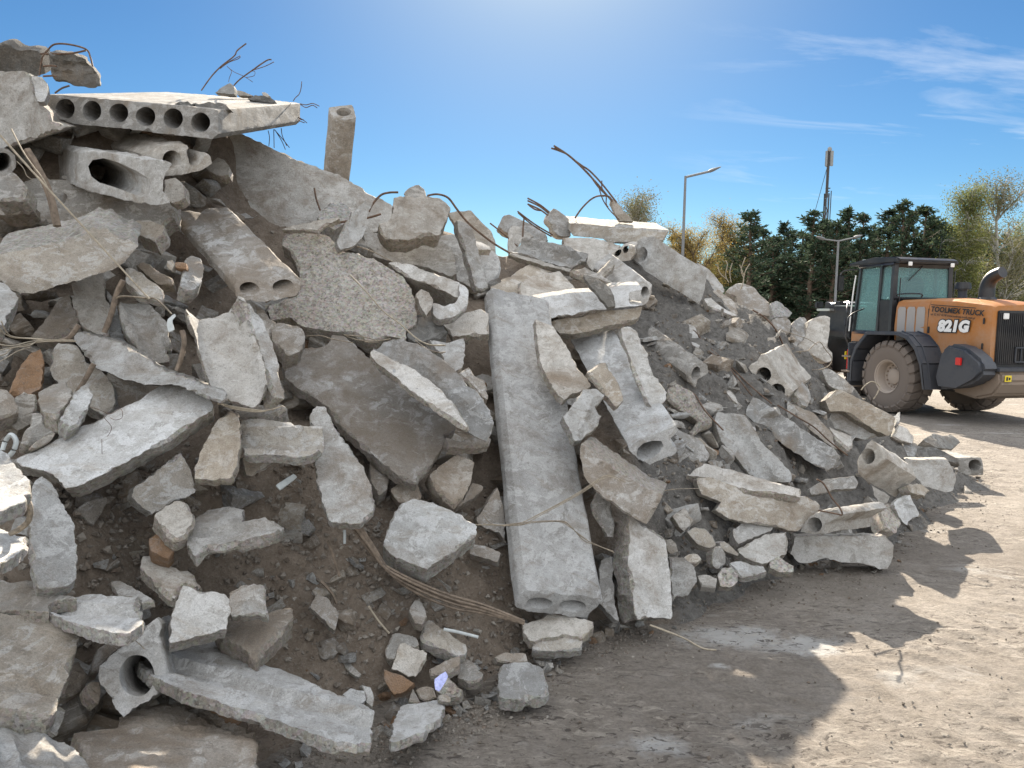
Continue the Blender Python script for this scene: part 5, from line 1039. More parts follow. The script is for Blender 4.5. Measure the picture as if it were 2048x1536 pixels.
# hood: loft of rounded sections, sloping down to the back
def section(x, w, zb, zt, r=.16):
    pts = [(w, zb), (w+.03, (zb+zt)/2), (w, zt-r), (w-r*.3, zt-r*.3), (w-r*1.1, zt), (0, zt+.03)]
    return [(x, y, z) for y, z in pts]+[(x, -y, z) for y, z in pts[-2::-1]]
def loft(name, secs, mat, parent=lo, cap=True, ang=40):
    k = len(secs[0]); vs = [v_ for s in secs for v_ in s]; fs = []
    for i in range(len(secs)-1):
        for j in range(k-1): a = i*k+j; fs.append((a, a+1, a+k+1, a+k))
    if cap: fs += [tuple(range(k))[::-1], tuple((len(secs)-1)*k+j for j in range(k))]
    me = mesh_from(name, vs, fs, ang=ang); bmq = bmesh.new(); bmq.from_mesh(me); bmesh.ops.recalc_face_normals(bmq, faces=bmq.faces[:]); bmq.to_mesh(me); bmq.free()
    me.set_sharp_from_angle(angle=rad(ang)); return link(name, me, LM[mat], parent)
loft('side_panel', [section(.42, .80, 1.30, 2.50), section(-.53, .81, 1.28, 2.51)], 'or')
hood = loft('hood', [section(-.555, .82, 1.28, 2.52), section(-1.2, .83, 1.22, 2.50), section(-1.75, .82, 1.18, 2.44), section(-2.02, .80, 1.12, 2.39, .1), section(-2.10, .77, 1.10, 2.36, .1)], 'or')
for i in range(3):
    bm = bmesh.new(); x0 = .34-i*.275
    pts = [(x0-.0, 1.42), (x0, 2.28), (x0-.04, 2.34), (x0-.20, 2.34), (x0-.235, 2.28), (x0-.235, 1.42)]
    prof(bm, pts, .822, .838); bmo('vent_panel', bm, LM['gy'], lo, .004)
profile('hood_seam', [(-.535, 1.3), (-.550, 1.3), (-.550, 2.3), (-.535, 2.3)], -.835, .835, 'bk', bev=0)
# grille with frame, lamps, screen bars
bm = bmesh.new(); abox(bm, -2.135, -2.09, -.68, .68, 1.12, 2.27); gr = bmo('grille', bm, LM['bk'], lo, .02)
bm = bmesh.new()
for i in range(26): y = -.62+i*.0496; abox(bm, -2.15, -2.13, y, y+.016, 1.2, 2.22)
bmo('slat', bm, LM['bk'], gr)
for y in (.52, -.52): box('work_lamp', -2.17, -2.15, y-.07, y+.07, 2.10, 2.22, 'wht', gr, .01)
bm = bmesh.new()
for y in (-.24, -.08, .08, .22): abox(bm, -2.175, -2.155, y, y+.02, 1.25, 1.55)
for z in (1.25, 1.53): abox(bm, -2.18, -2.158, -.24, .24, z, z+.025)
bmo('guard', bm, LM['dk'], gr)
# emblem on the grille: a ring with two horns
bm = bmesh.new(); n = 28; ri = []; ro_ = []
for i in range(n):
    a = 2*pi*i/n; ri.append((.030*cos(a)+.008, .038*sin(a)-.004)); ro_.append((.062*cos(a), .072*sin(a)-(.02 if sin(a) < -.8 else 0)))
A_ = [bm.verts.new((-2.182, y, 1.90+z)) for y, z in ro_]; B_ = [bm.verts.new((-2.182, y, 1.90+z)) for y, z in ri]
for i in range(n): bm.faces.new((A_[i], A_[(i+1) % n], B_[(i+1) % n], B_[i]))
for s in (-1, 1): bm.faces.new([bm.verts.new((-2.184, s*y, 1.90+z)) for y, z in ((.0, .045), (.05, .035), (.085, .06), (.095, .10), (.055, .085), (.0, .075))])
bmesh.ops.solidify(bm, geom=bm.faces[:], thickness=.006); bmo('emblem', bm, LM['wht'], gr, smooth=False)
# tail: side blocks and counterweight
for s in (1, -1):
    bm = bmesh.new(); pts = [(-1.22, .90), (-1.34, 1.42), (-1.55, 1.60), (-1.95, 1.54), (-2.34, 1.30), (-2.42, 1.08), (-2.2, .86), (-1.8, .72), (-1.32, .64)]
    prof(bm, pts, s*.84, s*1.26); t_ = bmo('tail_block', bm, LM['dk'], lo, .07, ang=50)
    if s > 0:
        box('tail_light', -1.92, -1.78, 1.262, 1.30, 1.18, 1.33, 'red', t_, .01)
bm = bmesh.new(); prof(bm, [(-1.3, .6), (-1.3, 1.1), (-2.1, 1.12), (-2.42, 1.08), (-2.46, .88), (-2.3, .62), (-1.9, .50)], -.86, .86); bmo('counterweight', bm, LM['cw'], lo, .05)
box('bumper_bar', -2.44, -2.2, -.9, .9, 1.09, 1.16, 'dk')
box('warning_sticker', -2.468, -2.462, .62, .78, .90, 1.02, 'yel', bev=0); bm = bmesh.new(); abox(bm, -2.472, -2.469, .65, .69, .93, .98); abox(bm, -2.472, -2.469, .71, .75, .92, .99); bmo('warning_mark', bm, LM['blk'], lo)
box('warning_sticker', -1.66, -1.50, .850, .856, 1.46, 1.56, 'yel', bev=0); bm = bmesh.new(); abox(bm, -1.60, -1.57, .857, .859, 1.48, 1.53); bmo('warning_mark', bm, LM['blk'], lo)
# exhaust stack and intake cap
ex_ = link('exhaust_stack', tube_mesh('exhaust_stack', [(-1.28, .10, 2.40), (-1.28, .10, 2.62), (-1.29, .10, 2.78), (-1.36, .10, 2.92), (-1.48, .10, 3.0), (-1.62, .10, 3.05)], .165, 16, .72), LM['bk'], lo)
bm = bmesh.new(); bmesh.ops.create_cone(bm, segments=24, radius1=.24, radius2=.12, depth=.16, cap_ends=True); [setattr(v_, 'co', v_.co+Vector((-1.28, .10, 2.52))) for v_ in bm.verts]; bmo('stack_collar', bm, LM['bk'], ex_)
bm = bmesh.new(); bmesh.ops.create_cone(bm, segments=24, radius1=.17, radius2=.15, depth=.16, cap_ends=True); [setattr(v_, 'co', v_.co+Vector((-.62, .05, 2.80))) for v_ in bm.verts]; cp = bmo('intake_cap', bm, LM['bk'], lo, .035)
bm = bmesh.new(); bmesh.ops.create_cone(bm, segments=16, radius1=.09, radius2=.09, depth=.22, cap_ends=True); [setattr(v_, 'co', v_.co+Vector((-.62, .05, 2.62))) for v_ in bm.verts]; bmo('intake_pipe', bm, LM['dk'], cp)
# cab
cab = bpy.data.objects.new('cab', None); COL.objects.link(cab); cab.parent = lo
def post(a, b_, w=.07, mat='bk', par=cab, nm='pillar'):
    return link(nm, tube_mesh(nm, [a, b_], w/1.4, 4), LM[mat], par)
X0, X1, YW, ZB, ZT = .55, 1.85, .80, 1.72, 3.34
for s in (1, -1):
    post((X0, s*YW, ZB), (X0+.03, s*(YW-.04), ZT), .10); post((X0+.42, s*YW, ZB), (X0+.42, s*(YW-.04), ZT), .08)
    post((X1, s*(YW-.05), ZB), (X1-.12, s*(YW-.1), ZT), .08)
    post((X0, s*YW, ZB), (X1, s*(YW-.05), ZB), .09); post((X0, s*YW, ZT-.03), (X1-.1, s*(YW-.06), ZT-.03), .08)
post((X0, YW, 2.52), (X0, -YW, 2.52), .09); post((X0+.03, YW, ZT-.04), (X0+.03, -YW, ZT-.04), .09); post((X1, YW-.05, ZB), (X1, -YW+.05, ZB), .08)
bm = bmesh.new(); prof(bm, [(X0-.16, 3.33), (X0-.18, 3.40), (X0-.05, 3.47), (1.2, 3.50), (X1+.22, 3.40), (X1+.25, 3.34)], -YW-.03, YW+.03); rf = bmo('roof', bm, LM['bk'], cab, .03)
for y in (.55, -.62): box('roof_lamp', X0-.20, X0-.17, y-.05, y+.05, 3.27, 3.36, 'wht', rf, .008)
profile('lower_panel', [(X0, 1.35), (X0, 2.5), (X0+.06, 2.5), (X0+.06, 1.35)], -YW, YW, 'bk', cab, .01)
profile('door_panel', [(X0, 1.30), (X0, 2.5), (X0+.40, 2.5), (X0+.42, 1.30)], YW-.03, YW+.02, 'bk', cab, .01)
profile('door_sill', [(X0+.4, 1.35), (X0+.42, 1.72), (X1, 1.74), (X1, 1.30)], YW-.05, YW+.01, 'or', cab, .01)
box('cab_floor', X0, X1, -YW+.04, YW-.06, 1.5, 1.70, 'bk', cab)
def pane(pts):
    me = mesh_from('window_pane', pts+[tuple(Vector(p_)+nrm_*.006) for p_ in pts], [(0, 1, 2, 3), (7, 6, 5, 4), (0, 4, 5, 1), (1, 5, 6, 2), (2, 6, 7, 3), (3, 7, 4, 0)], smooth=False)
    link('window_pane', me, gm, cab)
nrm_ = Vector((-1, 0, 0)); pane([(X0+.01, YW-.04, 2.56), (X0+.01, -YW+.04, 2.56), (X0+.03, -YW+.08, ZT-.08), (X0+.03, YW-.08, ZT-.08)])
nrm_ = Vector((0, 1, 0)); pane([(X0+.47, YW-.03, ZB+.05), (X1-.05, YW-.07, ZB+.05), (X1-.15, YW-.1, ZT-.08), (X0+.47, YW-.05, ZT-.08)]); pane([(X0+.05, YW-.01, 2.52), (X0+.38, YW-.01, 2.52), (X0+.38, YW-.05, ZT-.08), (X0+.05, YW-.05, ZT-.08)])
nrm_ = Vector((0, -1, 0)); pane([(X0+.05, -YW+.01, ZB+.7), (X1-.05, -YW+.07, ZB+.05), (X1-.15, -YW+.1, ZT-.08), (X0+.05, -YW+.05, ZT-.08)])
nrm_ = Vector((1, 0, 0)); pane([(X1-.01, YW-.1, ZB+.05), (X1-.01, -YW+.1, ZB+.05), (X1-.11, -YW+.14, ZT-.08), (X1-.11, YW-.14, ZT-.08)])
bm = bmesh.new(); prof(bm, [(X0+.30, 2.1), (X0+.20, 2.9), (X0+.28, 3.05), (X0+.38, 3.05), (X0+.42, 2.15)], -.27, .27); prof(bm, [(X0+.3, 2.0), (X0+.3, 2.2), (X0+.85, 2.2), (X0+.85, 2.05)], -.27, .27); bmo('seat', bm, LM['seat'], cab, .04)
ltube('steering_column', [(X1-.15, 0, 1.7), (X1-.3, 0, 2.2), (X1-.42, 0, 2.42)], .035, 'bk', cab); 
ring = [(X1-.42+.06*cos(a*pi/8), .19*sin(a*pi/8), 2.43+.17*cos(a*pi/8)) for a in range(17)]; ltube('steering_wheel', ring, .015, 'bk', cab, 6)
ltube('handrail', [(X1+.06, YW+.03, 1.75), (X1+.0, YW+.03, 2.6), (X1-.06, YW+.02, 3.1)], .018, 'wht', cab, 8); ltube('wiper', [(X0-.02, .42, 2.95), (X0-.02, .05, 3.28)], .012, 'bk', cab, 6)
ltube('grab_bar', [(X0-.06, YW-.12, 2.3), (X0-.06, YW-.12, 3.0)], .014, 'bk', cab, 6); ltube('grab_bar', [(X0-.04, -YW-.05, 2.6), (X0-.04, -YW-.05, 3.2)], .014, 'bk', cab, 6)
for s in (1, -1):
    mo = ltube('mirror_arm', [(X1, s*(YW-.1), 3.25), (X1+.25, s*(YW+.12), 3.22), (X1+.27, s*(YW+.2), 3.1)], .016, 'bk', cab, 6)
    bm = bmesh.new(); abox(bm, X1+.22, X1+.28, s*(YW+.2)-.10, s*(YW+.2)+.10, 2.72, 3.12); bmo('mirror', bm, LM['bk'], mo, .03)
# front frame, lift tower, arms and bucket
profile('front_frame', [(1.7, .7), (1.7, 1.3), (2.2, 1.5), (2.4, 2.45), (3.0, 2.5), (3.3, 2.0), (3.9, 1.2), (3.9, .7)], -.42, .42, 'bk')
box('valve_cover', 1.95, 2.9, -.30, .75, 1.55, 2.35, 'bk', bev=.04)
box('headlamp', 3.0, 3.14, .75, .95, 2.30, 2.48, 'bk', bev=.03); box('headlamp_bracket', 2.6, 3.1, .5, .9, 2.24, 2.30, 'sil', bev=.01); box('cover_plate', 2.2, 2.8, .1, .6, 2.36, 2.39, 'sil', bev=.008); box('side_lamp', 1.96, 2.0, .78, .86, 1.05, 1.25, 'yel')
for s in (1, -1):
    profile('lift_arm', [(2.6, 2.25), (2.7, 2.5), (3.4, 2.3), (4.8, 1.1), (5.2, .5), (5.0, .4), (4.5, .85), (3.2, 2.0)], s*.45-.06, s*.45+.06, 'bk')
    box('front_fender', 2.75, 3.85, s*1.05-.33, s*1.05+.33, 1.72, 1.78, 'dk')
profile('bell_crank', [(3.3, 1.5), (3.6, 2.45), (3.85, 2.5), (4.1, 1.1), (3.95, 1.0)], -.08, .08, 'bk')
ltube('lift_cylinder', [(2.6, .3, 1.2), (4.0, .4, 1.6)], .07, 'sil', sides=12); ltube('tilt_cylinder', [(2.4, 0, 2.35), (3.7, 0, 2.4)], .08, 'sil', sides=12)
for p_ in (((2.0, .6, 1.5), (2.1, .8, 1.9), (2.4, .5, 2.42), (2.9, .4, 2.40)), ((2.0, .5, 1.6), (2.1, .7, 2.1), (2.5, .4, 2.48), (3.0, .3, 2.4)), ((1.9, .65, 1.7), (1.98, .85, 2.2), (2.3, .6, 2.46))): ltube('hose', p_, .022, 'bk', sides=8)
profile('bucket', [(5.0, .15), (4.95, .9), (5.15, 1.35), (5.25, 1.35), (5.1, .9), (5.12, .25), (6.2, .12), (6.2, .05), (5.1, .08)], -1.35, 1.35, 'cw')
# step ladder, tank and extinguisher on the left side
st = profile('step_ladder', [(1.16, .45), (1.22, 1.5), (1.30, 1.5), (1.26, .45)], .95, 1.35, 'dk'); 
for z in (.45, .8, 1.15): box('step', 1.14, 1.44, .95, 1.38, z, z+.04, 'cw', st, .006)
profile('tool_box', [(1.22, .85), (1.22, 1.5), (1.7, 1.52), (1.7, .85)], .5, .95, 'bk')
link('fire_extinguisher', tube_mesh('fire_extinguisher', [(1.55, 1.03, .85), (1.55, 1.03, 1.32)], .09, 16), LM['red'], lo)
# lettering on the hood
def text(s, size, x, z, mat, y, rotz=0, shear=0, off=0, sx=1, nm='lettering', sp=1, dep=.001):
    cu = bpy.data.curves.new('t', 'FONT'); cu.body = s; cu.size = size; cu.shear = shear; cu.offset = off; cu.extrude = dep; cu.space_character = sp; cu.resolution_u = 3
    ob = bpy.data.objects.new('t', cu); COL.objects.link(ob); dg = bpy.context.evaluated_depsgraph_get(); me = bpy.data.meshes.new_from_object(ob.evaluated_get(dg))
    bpy.data.objects.remove(ob); me.materials.clear(); o_ = link(nm, me, LM[mat], hood)
    R3 = Matrix(((-1, 0, 0), (0, 0, 1), (0, 1, 0))).to_4x4()      # reads left to right from the loader's left side
    o_.matrix_local = Matrix.Translation((x, y, z)) @ R3 @ Matrix.Rotation(rotz, 4, 'Z') @ Matrix.Diagonal((sx, 1, 1, 1)); return o_
tl = -rad(3.6)
YH = .872
text('TOOLMEX TRUCK', .150, -.64, 2.245, 'blk', YH, tl, .12, .006, 1.03, sp=1.05)
text('tel. 22 617 43 98', .062, -.64, 2.165, 'blk', YH, tl, 0, .001, 1.0); text('www.toolmex-truck.com.pl', .062, -1.08, 2.135, 'blk', YH, tl, 0, .001, 1.0)
bm = bmesh.new(); prof(bm, [(-.64, 2.375), (-.64, 2.392), (-1.78, 2.320), (-1.78, 2.303)], YH, YH+.003); bmo('lettering_line', bm, LM['blk'], hood)
text('821G', .305, -.86, 1.84, 'blk', YH, 0, .14, .040, 1.1, nm='model_number', sp=1.04); text('821G', .305, -.86, 1.84, 'wht', YH+.003, 0, .14, .020, 1.1, nm='model_number', sp=1.04)

for z_ in (1.36,): box('panel_seam', -2.0, -.56, .838, .844, z_, z_+.008, 'bk', hood, bev=0)
box('door_latch', -.62, -.57, .845, .865, 1.78, 1.92, 'bk', hood, .008); box('hinge', -1.98, -1.94, .835, .855, 1.5, 1.62, 'bk', hood, .006); box('hinge', -1.98, -1.94, .835, .855, 2.0, 2.12, 'bk', hood, .006)
ltube('handrail', [(.30, .86, 2.55), (.30, .90, 2.62), (-.35, .90, 2.62), (-.35, .86, 2.55)], .016, 'bk')
ltube('handrail', [(1.28, 1.36, 1.5), (1.28, 1.42, 1.7), (1.3, 1.35, 2.1), (1.35, .9, 2.3)], .016, 'bk')
box('cab_light', X1+.0, X1+.08, .4, .55, 3.40, 3.50, 'sil', rf, .01); ltube('antenna', [(X0+.2, -.6, 3.48), (X0+.15, -.6, 4.0)], .006, 'bk', rf, 5)
for i_ in range(4): ltube('hose', [(1.75+.05*i_, .35+.06*i_, 1.0), (2.0+.04*i_, .62+.04*i_, 1.25+.1*i_), (2.35, .55+.05*i_, 1.5+.16*i_)], .02, 'bk', sides=8)
# ------------------------------------------------------------------ lamps, mast, trees
def vpole(px_, ytop_, z):      # ground point and height of something vertical whose top is seen at (px_, ytop_)
    q = P(px_, ytop_, z); return Vector((q.x, q.y, 0)), q.z
M['lampm'] = simple('galvanised_steel', (.17, .18, .19), .8, .0, .12, 10, 0)
def tubeo(name, pts, r, mat, parent, sides=10, taper=None):
    o_ = link(name, tube_mesh(name, pts, r, sides, taper), mat, parent); return o_
def headmesh(name, base, d, ln, parent):
    d = d.normalized(); s_ = Vector((0, 0, 1)).cross(d).normalized(); up_ = d.cross(s_); vs = []; fs = []
    secs = [(0, .07, .05), (.15, .13, .07), (.4, .17, .07), (.8, .15, .04), (1, .06, .015)]
    for t_, w_, h_ in secs:
        for a in range(8): q_ = 2*pi*a/8; vs.append(base+d*ln*t_+s_*w_*cos(q_)+up_*h_*sin(q_))
    for i in range(4):
        for a in range(8): b_ = (a+1) % 8; fs.append((i*8+a, i*8+b_, (i+1)*8+b_, (i+1)*8+a))
    fs += [tuple(range(8))[::-1], tuple(32+a for a in range(8))]
    return link(name, mesh_from(name, vs, fs), M['lampm'], parent)
g, h = vpole(1371, 352, 33); l1 = bpy.data.objects.new('street_lamp', None); COL.objects.link(l1); l1.location = g; tag(l1, 'tall single-arm street lamp standing behind the right crest of the pile', 'street lamp')
tubeo('pole', [Vector((0, 0, -.5)), Vector((0, 0, h*.5)), Vector((0, 0, h))], .085, M['lampm'], l1, 12, .6)
ln = 33/F; a1 = Vector((45*ln, 0, 9*ln)); tubeo('arm', [Vector((0, 0, h-.05)), a1+Vector((0, 0, h))], .05, M['lampm'], l1); headmesh('lamp_head', a1+Vector((0, 0, h)), Vector((25, 0, 10)), 27*ln, l1)
g, h = vpole(1677, 480, 34); l2 = bpy.data.objects.new('street_lamp', None); COL.objects.link(l2); l2.location = g; tag(l2, 'double-arm street lamp standing left of the loader cab', 'street lamp')
tubeo('pole', [Vector((0, 0, -.5)), Vector((0, 0, h*.5)), Vector((0, 0, h))], .062, M['lampm'], l2, 12, .7); ln = 34/F
for s, dx, dz in ((1, 30, 5), (-1, -28, 1)):
    a1 = Vector((dx*ln, 0, dz*ln)); tubeo('arm', [Vector((0, 0, h-.05)), a1+Vector((0, 0, h))], .03, M['lampm'], l2); headmesh('lamp_head', a1+Vector((0, 0, h)), Vector((s*16, 0, 5)), 17*ln, l2)
# antenna mast
DZ = 90.0; g, h = vpole(1658, 300, DZ); ma = bpy.data.objects.new('antenna_mast', None); COL.objects.link(ma); ma.location = g; tag(ma, 'slim antenna mast with panel antennas rising above the pine trees', 'antenna mast'); ln = DZ/F
M['mast'] = simple('mast_steel', (.05, .048, .048), .8, 0, .2, 3, 0); M['mastw'] = simple('antenna_white', (.24, .25, .25), .8, 0, .1, 3, 0)
vs = []; fs = []
hb = h-85*ln
for c_ in ((.28, 0), (-.14, .24), (-.14, -.24)):
    me_ = tube_mesh('x', [Vector((c_[0], c_[1], 0)), Vector((c_[0], c_[1], hb))], .09, 6); o_ = len(vs); vs += [v_.co.copy() for v_ in me_.vertices]; fs += [tuple(i+o_ for i in p_.vertices) for p_ in me_.polygons]; bpy.data.meshes.remove(me_)
k = 0; z = 0
cs = [Vector((.28, 0, 0)), Vector((-.14, .24, 0)), Vector((-.14, -.24, 0))]
while z < hb-1:
    me_ = tube_mesh('x', [cs[k % 3]+Vector((0, 0, z)), cs[(k+1) % 3]+Vector((0, 0, z+1))], .06, 4); o_ = len(vs); vs += [v_.co.copy() for v_ in me_.vertices]; fs += [tuple(i+o_ for i in p_.vertices) for p_ in me_.polygons]; bpy.data.meshes.remove(me_); k += 1; z += .6
link('lattice', mesh_from('lattice', vs, fs), M['mast'], ma)
tubeo('top_pole', [Vector((0, 0, hb-.5)), Vector((0, 0, h))], .16, M['mast'], ma, 10)
def bbox(name, c, s, mat, parent):
    bm = bmesh.new(); bmesh.ops.create_cube(bm, size=1)
    for v_ in bm.verts: v_.co = Vector((c[0]+v_.co.x*s[0], c[1]+v_.co.y*s[1], c[2]+v_.co.z*s[2]))
    bmesh.ops.bevel(bm, geom=bm.edges[:], offset=min(s)*.2, segments=2, affect='EDGES'); me_ = bpy.data.meshes.new(name); bm.to_mesh(me_); bm.free(); return link(name, me_, mat, parent)
bbox('panel_antenna', (5*ln, -.2, h-17*ln), (6*ln, .2, 30*ln), M['mastw'], ma); bbox('panel_antenna', (-5*ln, -.1, h-17*ln), (4*ln, .2, 30*ln), M['mastw'], ma); bbox('panel_antenna', (0, .4, h-17*ln), (4*ln, .2, 30*ln), M['mastw'], ma)
bm = bmesh.new(); bmesh.ops.create_uvsphere(bm, u_segments=20, v_segments=12, radius=4.5*ln)
for v_ in bm.verts: v_.co = Vector((v_.co.x, v_.co.y*.35-.2, v_.co.z+h+1*ln))
me_ = bpy.data.meshes.new('dish'); bm.to_mesh(me_); bm.free(); link('dish', me_, M['mastw'], ma)
for dz_, w_ in ((-75, 9), (-81, 6)): bbox('bracket', (2*ln, 0, h+dz_*ln), (w_*ln, .3, 1.6*ln), M['mast'], ma)
tubeo('side_pole', [Vector((9*ln, 0, 0)), Vector((9*ln, 0, h-80*ln))], .06, M['mast'], ma, 6)
for s in (-1, 1): tubeo('guy_wire', [Vector((s*1*ln, 0, h-30*ln)), Vector((s*16*ln, 2, h-150*ln))], .03, M['mast'], ma, 4)
# trees
def leafmat(name, cols, tr=.25):
    m, nt, b = newmat(name); g_ = N(nt, 'ShaderNodeNewGeometry'); c = ramp(nt, g_.outputs['Random Per Island'], [(i/(len(cols)-1), q_) for i, q_ in enumerate(cols)])
    oi = N(nt, 'ShaderNodeObjectInfo'); hs = N(nt, 'ShaderNodeHueSaturation'); nt.links.new(c, hs.inputs['Color']); nt.links.new(mth(nt, 'ADD', mth(nt, 'MULTIPLY', oi.outputs['Random'], .35), .8), hs.inputs['Value'])
    nt.links.new(hs.outputs[0], b.inputs['Base Color']); b.inputs['Roughness'].default_value = .85; b.inputs['Specular IOR Level'].default_value = .1
    t_ = nt.nodes.new('ShaderNodeBsdfTranslucent'); nt.links.new(hs.outputs[0], t_.inputs['Color']); ms = nt.nodes.new('ShaderNodeMixShader'); ms.inputs[0].default_value = tr
    nt.links.new(b.outputs[0], ms.inputs[1]); nt.links.new(t_.outputs[0], ms.inputs[2]); nt.links.new(ms.outputs[0], [n_ for n_ in nt.nodes if n_.type == 'OUTPUT_MATERIAL'][0].inputs[0]); return m
M['pine'] = leafmat('pine_needles', [(.030, .052, .036), (.052, .078, .048), (.038, .060, .040), (.085, .11, .06)])
M['birch'] = leafmat('birch_leaves', [(.13, .16, .06), (.22, .24, .08), (.10, .12, .05), (.25, .24, .09)], .5)
M['gold'] = leafmat('golden_leaves', [(.30, .21, .07), (.22, .18, .07), (.36, .25, .08), (.15, .15, .06)], .5)
M['grey_leaf'] = leafmat('sparse_leaves', [(.12, .13, .07), (.19, .17, .09), (.09, .10, .06)], .35)
M['bark'] = simple('pine_bark', (.12, .085, .06), .9, 0, .3, 6, .3); M['barkw'] = simple('birch_bark', (.38, .37, .34), .8, 0, .35, 4, .1)
def branch_into(V, Fc, a, b_, r0_, r1_, sides=5):
    d = (b_-a).normalized(); s_ = d.cross(Vector((.31, .2, .9))).normalized(); t_ = d.cross(s_); o_ = len(V)
    for p_, r_ in ((a, r0_), (b_, r1_)):
        for k_ in range(sides): q_ = 2*pi*k_/sides; V.append(p_+s_*r_*cos(q_)+t_*r_*sin(q_))
    for k_ in range(sides): k2 = (k_+1) % sides; Fc.append((o_+k_, o_+k2, o_+sides+k2, o_+sides+k_))
def leaf(V, Fc, p_, s_, r_, elong=1.0, d=None):
    a = Vector((r_.gauss(0, 1), r_.gauss(0, 1), r_.gauss(0, 1))).normalized() if d is None else d
    b_ = a.cross(Vector((r_.gauss(0, 1), r_.gauss(0, 1), r_.gauss(0, 1)))).normalized(); o_ = len(V)
    V.extend([p_-a*s_*elong*.5, p_+b_*s_*.32, p_+a*s_*elong*.5, p_-b_*s_*.32]); Fc.append((o_, o_+1, o_+2, o_+3))
def tree_meshes(kind, seed, H_):
    r_ = random.Random(seed); TV, TF, LV, LF = [], [], [], []
    if kind == 'pine':
        p_ = Vector((0, 0, -.3)); n_ = 12; tr = [p_]
        for i in range(n_): p_ = p_+Vector((r_.gauss(0, .05), r_.gauss(0, .05), (H_+.3)/n_)); tr.append(p_)
        for i in range(n_): branch_into(TV, TF, tr[i], tr[i+1], .19*(1-i/n_)+.03, .19*(1-(i+1)/n_)+.03, 7)
        z = H_*r_.uniform(.10, .22)
        while z < H_*.99:
            t_ = z/H_; k_ = int(t_*n_*.999); c_ = tr[k_].lerp(tr[k_+1], t_*n_-k_)
            if r_.random() < .12: z += .35; continue
            for b_ in range(r_.randint(3, 5)):
                az = r_.uniform(0, 2*pi); L = (H_*.235*(1-t_)**.75+.18)*r_.uniform(.5, 1.3); el = r_.uniform(-.1, .3)+t_*.6
                d = Vector((cos(az)*cos(el), sin(az)*cos(el), sin(el))); m1 = c_+d*L*.55; e_ = c_+d*L+Vector((0, 0, L*.12))
                branch_into(TV, TF, c_, m1, .035, .022, 4); branch_into(TV, TF, m1, e_, .022, .01, 4)
                nc = max(3, int(L*3.8))
                for q_ in range(nc):
                    u_ = .3+.75*(q_+r_.random())/nc; cc = c_.lerp(e_, u_)+Vector((r_.gauss(0, .11), r_.gauss(0, .11), r_.gauss(0, .06)))*L*.7
                    for _ in range(r_.randint(11, 16)):
                        dd = Vector((r_.gauss(0, 1), r_.gauss(0, 1), r_.gauss(.35, .7))).normalized(); leaf(LV, LF, cc+dd*r_.uniform(.03, .30), r_.uniform(.10, .21), r_, 1.6, dd)
            z += r_.uniform(.42, .75)*(1.15-t_*.5)
    else:
        dens = {'birch': .6, 'gold': .6, 'sparse': .4}[kind]; slim = {'birch': .72, 'gold': 1.0, 'sparse': .8}[kind]
        def grow(a, d, L, rad_, lv):
            n_ = 4; p_ = a
            for i in range(n_):
                if lv == 1 and i == 0: d = (d+Vector((0, 0, r_.uniform(-.1, .5)))).normalized()
                d = (d+Vector((r_.gauss(0, .11), r_.gauss(0, .11), (.04 if lv < 2 else (-.22 if kind == 'birch' else -.06))))).normalized(); q_ = p_+d*L/n_
                branch_into(TV, TF, p_, q_, rad_*(1-i/n_*.6), rad_*(1-(i+1)/n_*.6), 6 if lv == 0 else 4); p_ = q_
                if lv < 3:
                    for _ in range({0: 4, 1: 3, 2: 1}[lv]):
                        az = r_.uniform(0, 2*pi); sp_ = (r_.uniform(.45, .95) if lv == 0 else r_.uniform(.5, 1.1))*slim
                        dd = (d+Vector((cos(az), sin(az), .12))*sp_).normalized(); grow(p_, dd, L*r_.uniform(.34, .5)*(slim if lv == 0 else 1)*(1-.12*i), rad_*.45, lv+1)
                if lv >= 1:
                    for _ in range(int(r_.randint(8, 14)*dens*(1 if lv > 1 else 1.5))):
                        sg = {'birch': .34, 'gold': .32, 'sparse': .3}[kind]; c_ = p_+Vector((r_.gauss(0, sg), r_.gauss(0, sg), r_.gauss(-.25 if kind == 'birch' else -.05, sg*1.3))); leaf(LV, LF, c_, r_.uniform(.06, .13), r_)
        grow(Vector((0, 0, -.3)), Vector((0, 0, 1)), H_*.86, .16, 0)
    tm = mesh_from('trunk', TV, TF, ang=60); lm_ = mesh_from('crown', LV, LF, smooth=False); return tm, lm_
KM = {'pine': ('bark', 'pine'), 'birch': ('barkw', 'birch'), 'gold': ('bark', 'gold'), 'sparse': ('barkw', 'grey_leaf')}
TM = {}
for kd, n_ in (('pine', 5), ('birch', 2), ('gold', 2), ('sparse', 2)):
    for i in range(n_):
        tm, lm_ = tree_meshes(kd, 100+i*13+len(kd), 11.0); tm.materials.append(M[KM[kd][0]]); lm_.materials.append(M[KM[kd][1]]); TM[(kd, i)] = (tm, lm_)
NM = {'pine': 'pine_tree', 'birch': 'birch_tree', 'gold': 'golden_tree', 'sparse': 'bare_tree'}
def tree(kd, i, x, yt, z, label, group=None, wide=1.0):
    g_, h_ = vpole(x, yt, z); o_ = bpy.data.objects.new(NM[kd], None); COL.objects.link(o_); o_.location = g_; s_ = h_/11.0; o_.scale = (s_*wide, s_*wide, s_); o_.rotation_euler = (0, 0, random.uniform(0, 6.28))
    tag(o_, label, 'tree', group)
    tm, lm_ = TM[(kd, i)]
    for nm, me_ in (('trunk', tm), ('crown', lm_)): c_ = bpy.data.objects.new(nm, me_); COL.objects.link(c_); c_.parent = o_
random.seed(5)
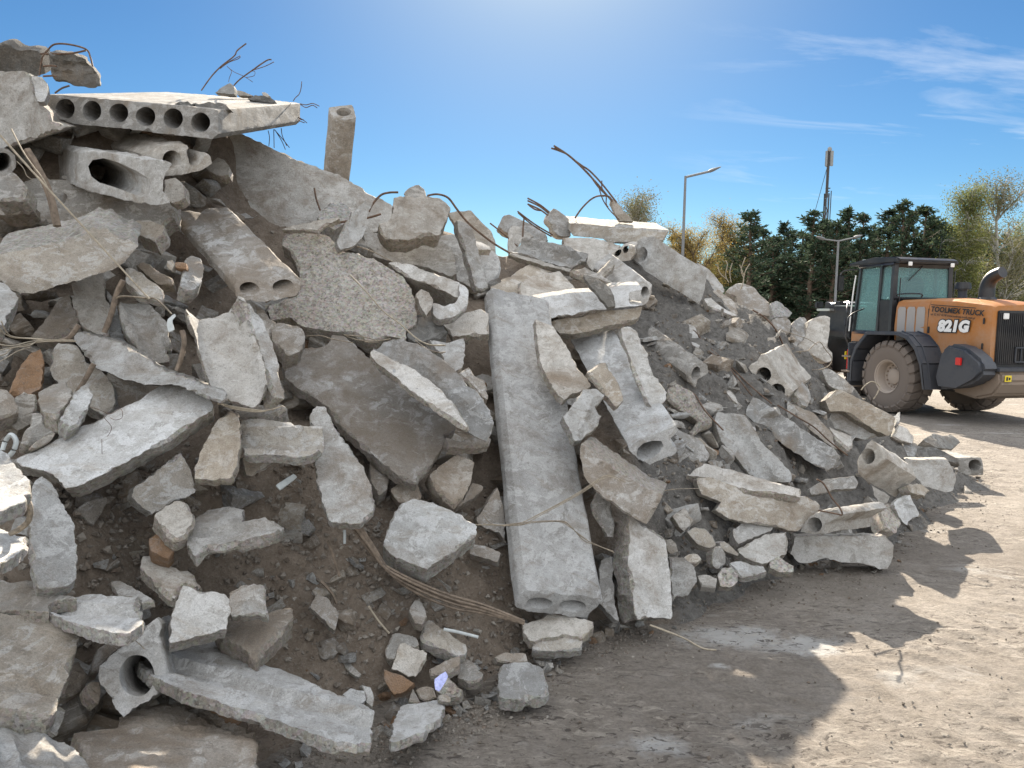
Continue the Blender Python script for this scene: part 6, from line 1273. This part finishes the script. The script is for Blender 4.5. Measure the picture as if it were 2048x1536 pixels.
tree('sparse', 0, 1322, 405, 42, 'sparse greyish tree left of the single-arm street lamp', wide=1.2)
tree('sparse', 1, 1292, 425, 45, 'sparse tree rising behind the flat crest slab', wide=.7)
tree('gold', 0, 1398, 470, 46, 'golden tree directly right of the single-arm street lamp', wide=1.2)
tree('gold', 1, 1445, 458, 50, 'golden autumn tree left of the slim pine', wide=1.3)
tree('pine', 0, 1496, 422, 40, 'slim dark pine standing right of the golden trees', wide=1.45)
tree('birch', 0, 1930, 380, 42, 'yellow-green birch behind the loader hood', wide=.95)
tree('sparse', 1, 1995, 384, 43, 'thin-leaved birch at the right edge of the tree line', wide=1.2)
tree('birch', 1, 2042, 400, 50, 'yellowish birch at the far right edge', wide=.7)
tree('pine', 2, 1345, 470, 48, 'dark pine close behind the single-arm street lamp')
for i, (x, y, z) in enumerate(((1545, 472, 46), (1572, 448, 50), (1604, 462, 47), (1630, 425, 44), (1650, 440, 50), (1672, 446, 43), (1694, 420, 46), (1725, 428, 44), (1745, 462, 50), (1782, 420, 48), (1806, 400, 44), (1828, 425, 50), (1852, 412, 44), (1870, 436, 48), (1890, 446, 52), (1905, 470, 48), (1960, 470, 55), (2035, 480, 52), (1520, 520, 50), (1470, 500, 55), (1420, 520, 55))):
    tree('pine', i % 5, x, y, z, 'dark pine of the dense row behind the loader and the pile', 'pines of the dense row', wide=1.25 if i % 3 else 1.5)
for i in range(22): tree('pine', (i*2+1) % 5, 1440+i*29+random.uniform(-8, 8), random.uniform(450, 495), random.uniform(48, 56), 'dark pine in the second row of the tree line', 'pines of the second row', wide=1.5)
for i in range(30): tree('pine', (i*3) % 5, 1305+i*26+random.uniform(-10, 10), random.uniform(490, 560), random.uniform(56, 70), 'low dark pine in the back rows of the tree line', 'pines of the back rows', wide=1.6)
for i in range(3): tree('gold' if i % 2 else 'birch', i % 2, (1362, 1385, 1455, 1950, 1985, 2040)[i], (520, 505, 515, 520, 530, 510)[i], 48, 'small bushy autumn tree at the foot of the tree line', 'small autumn trees', wide=1.5)
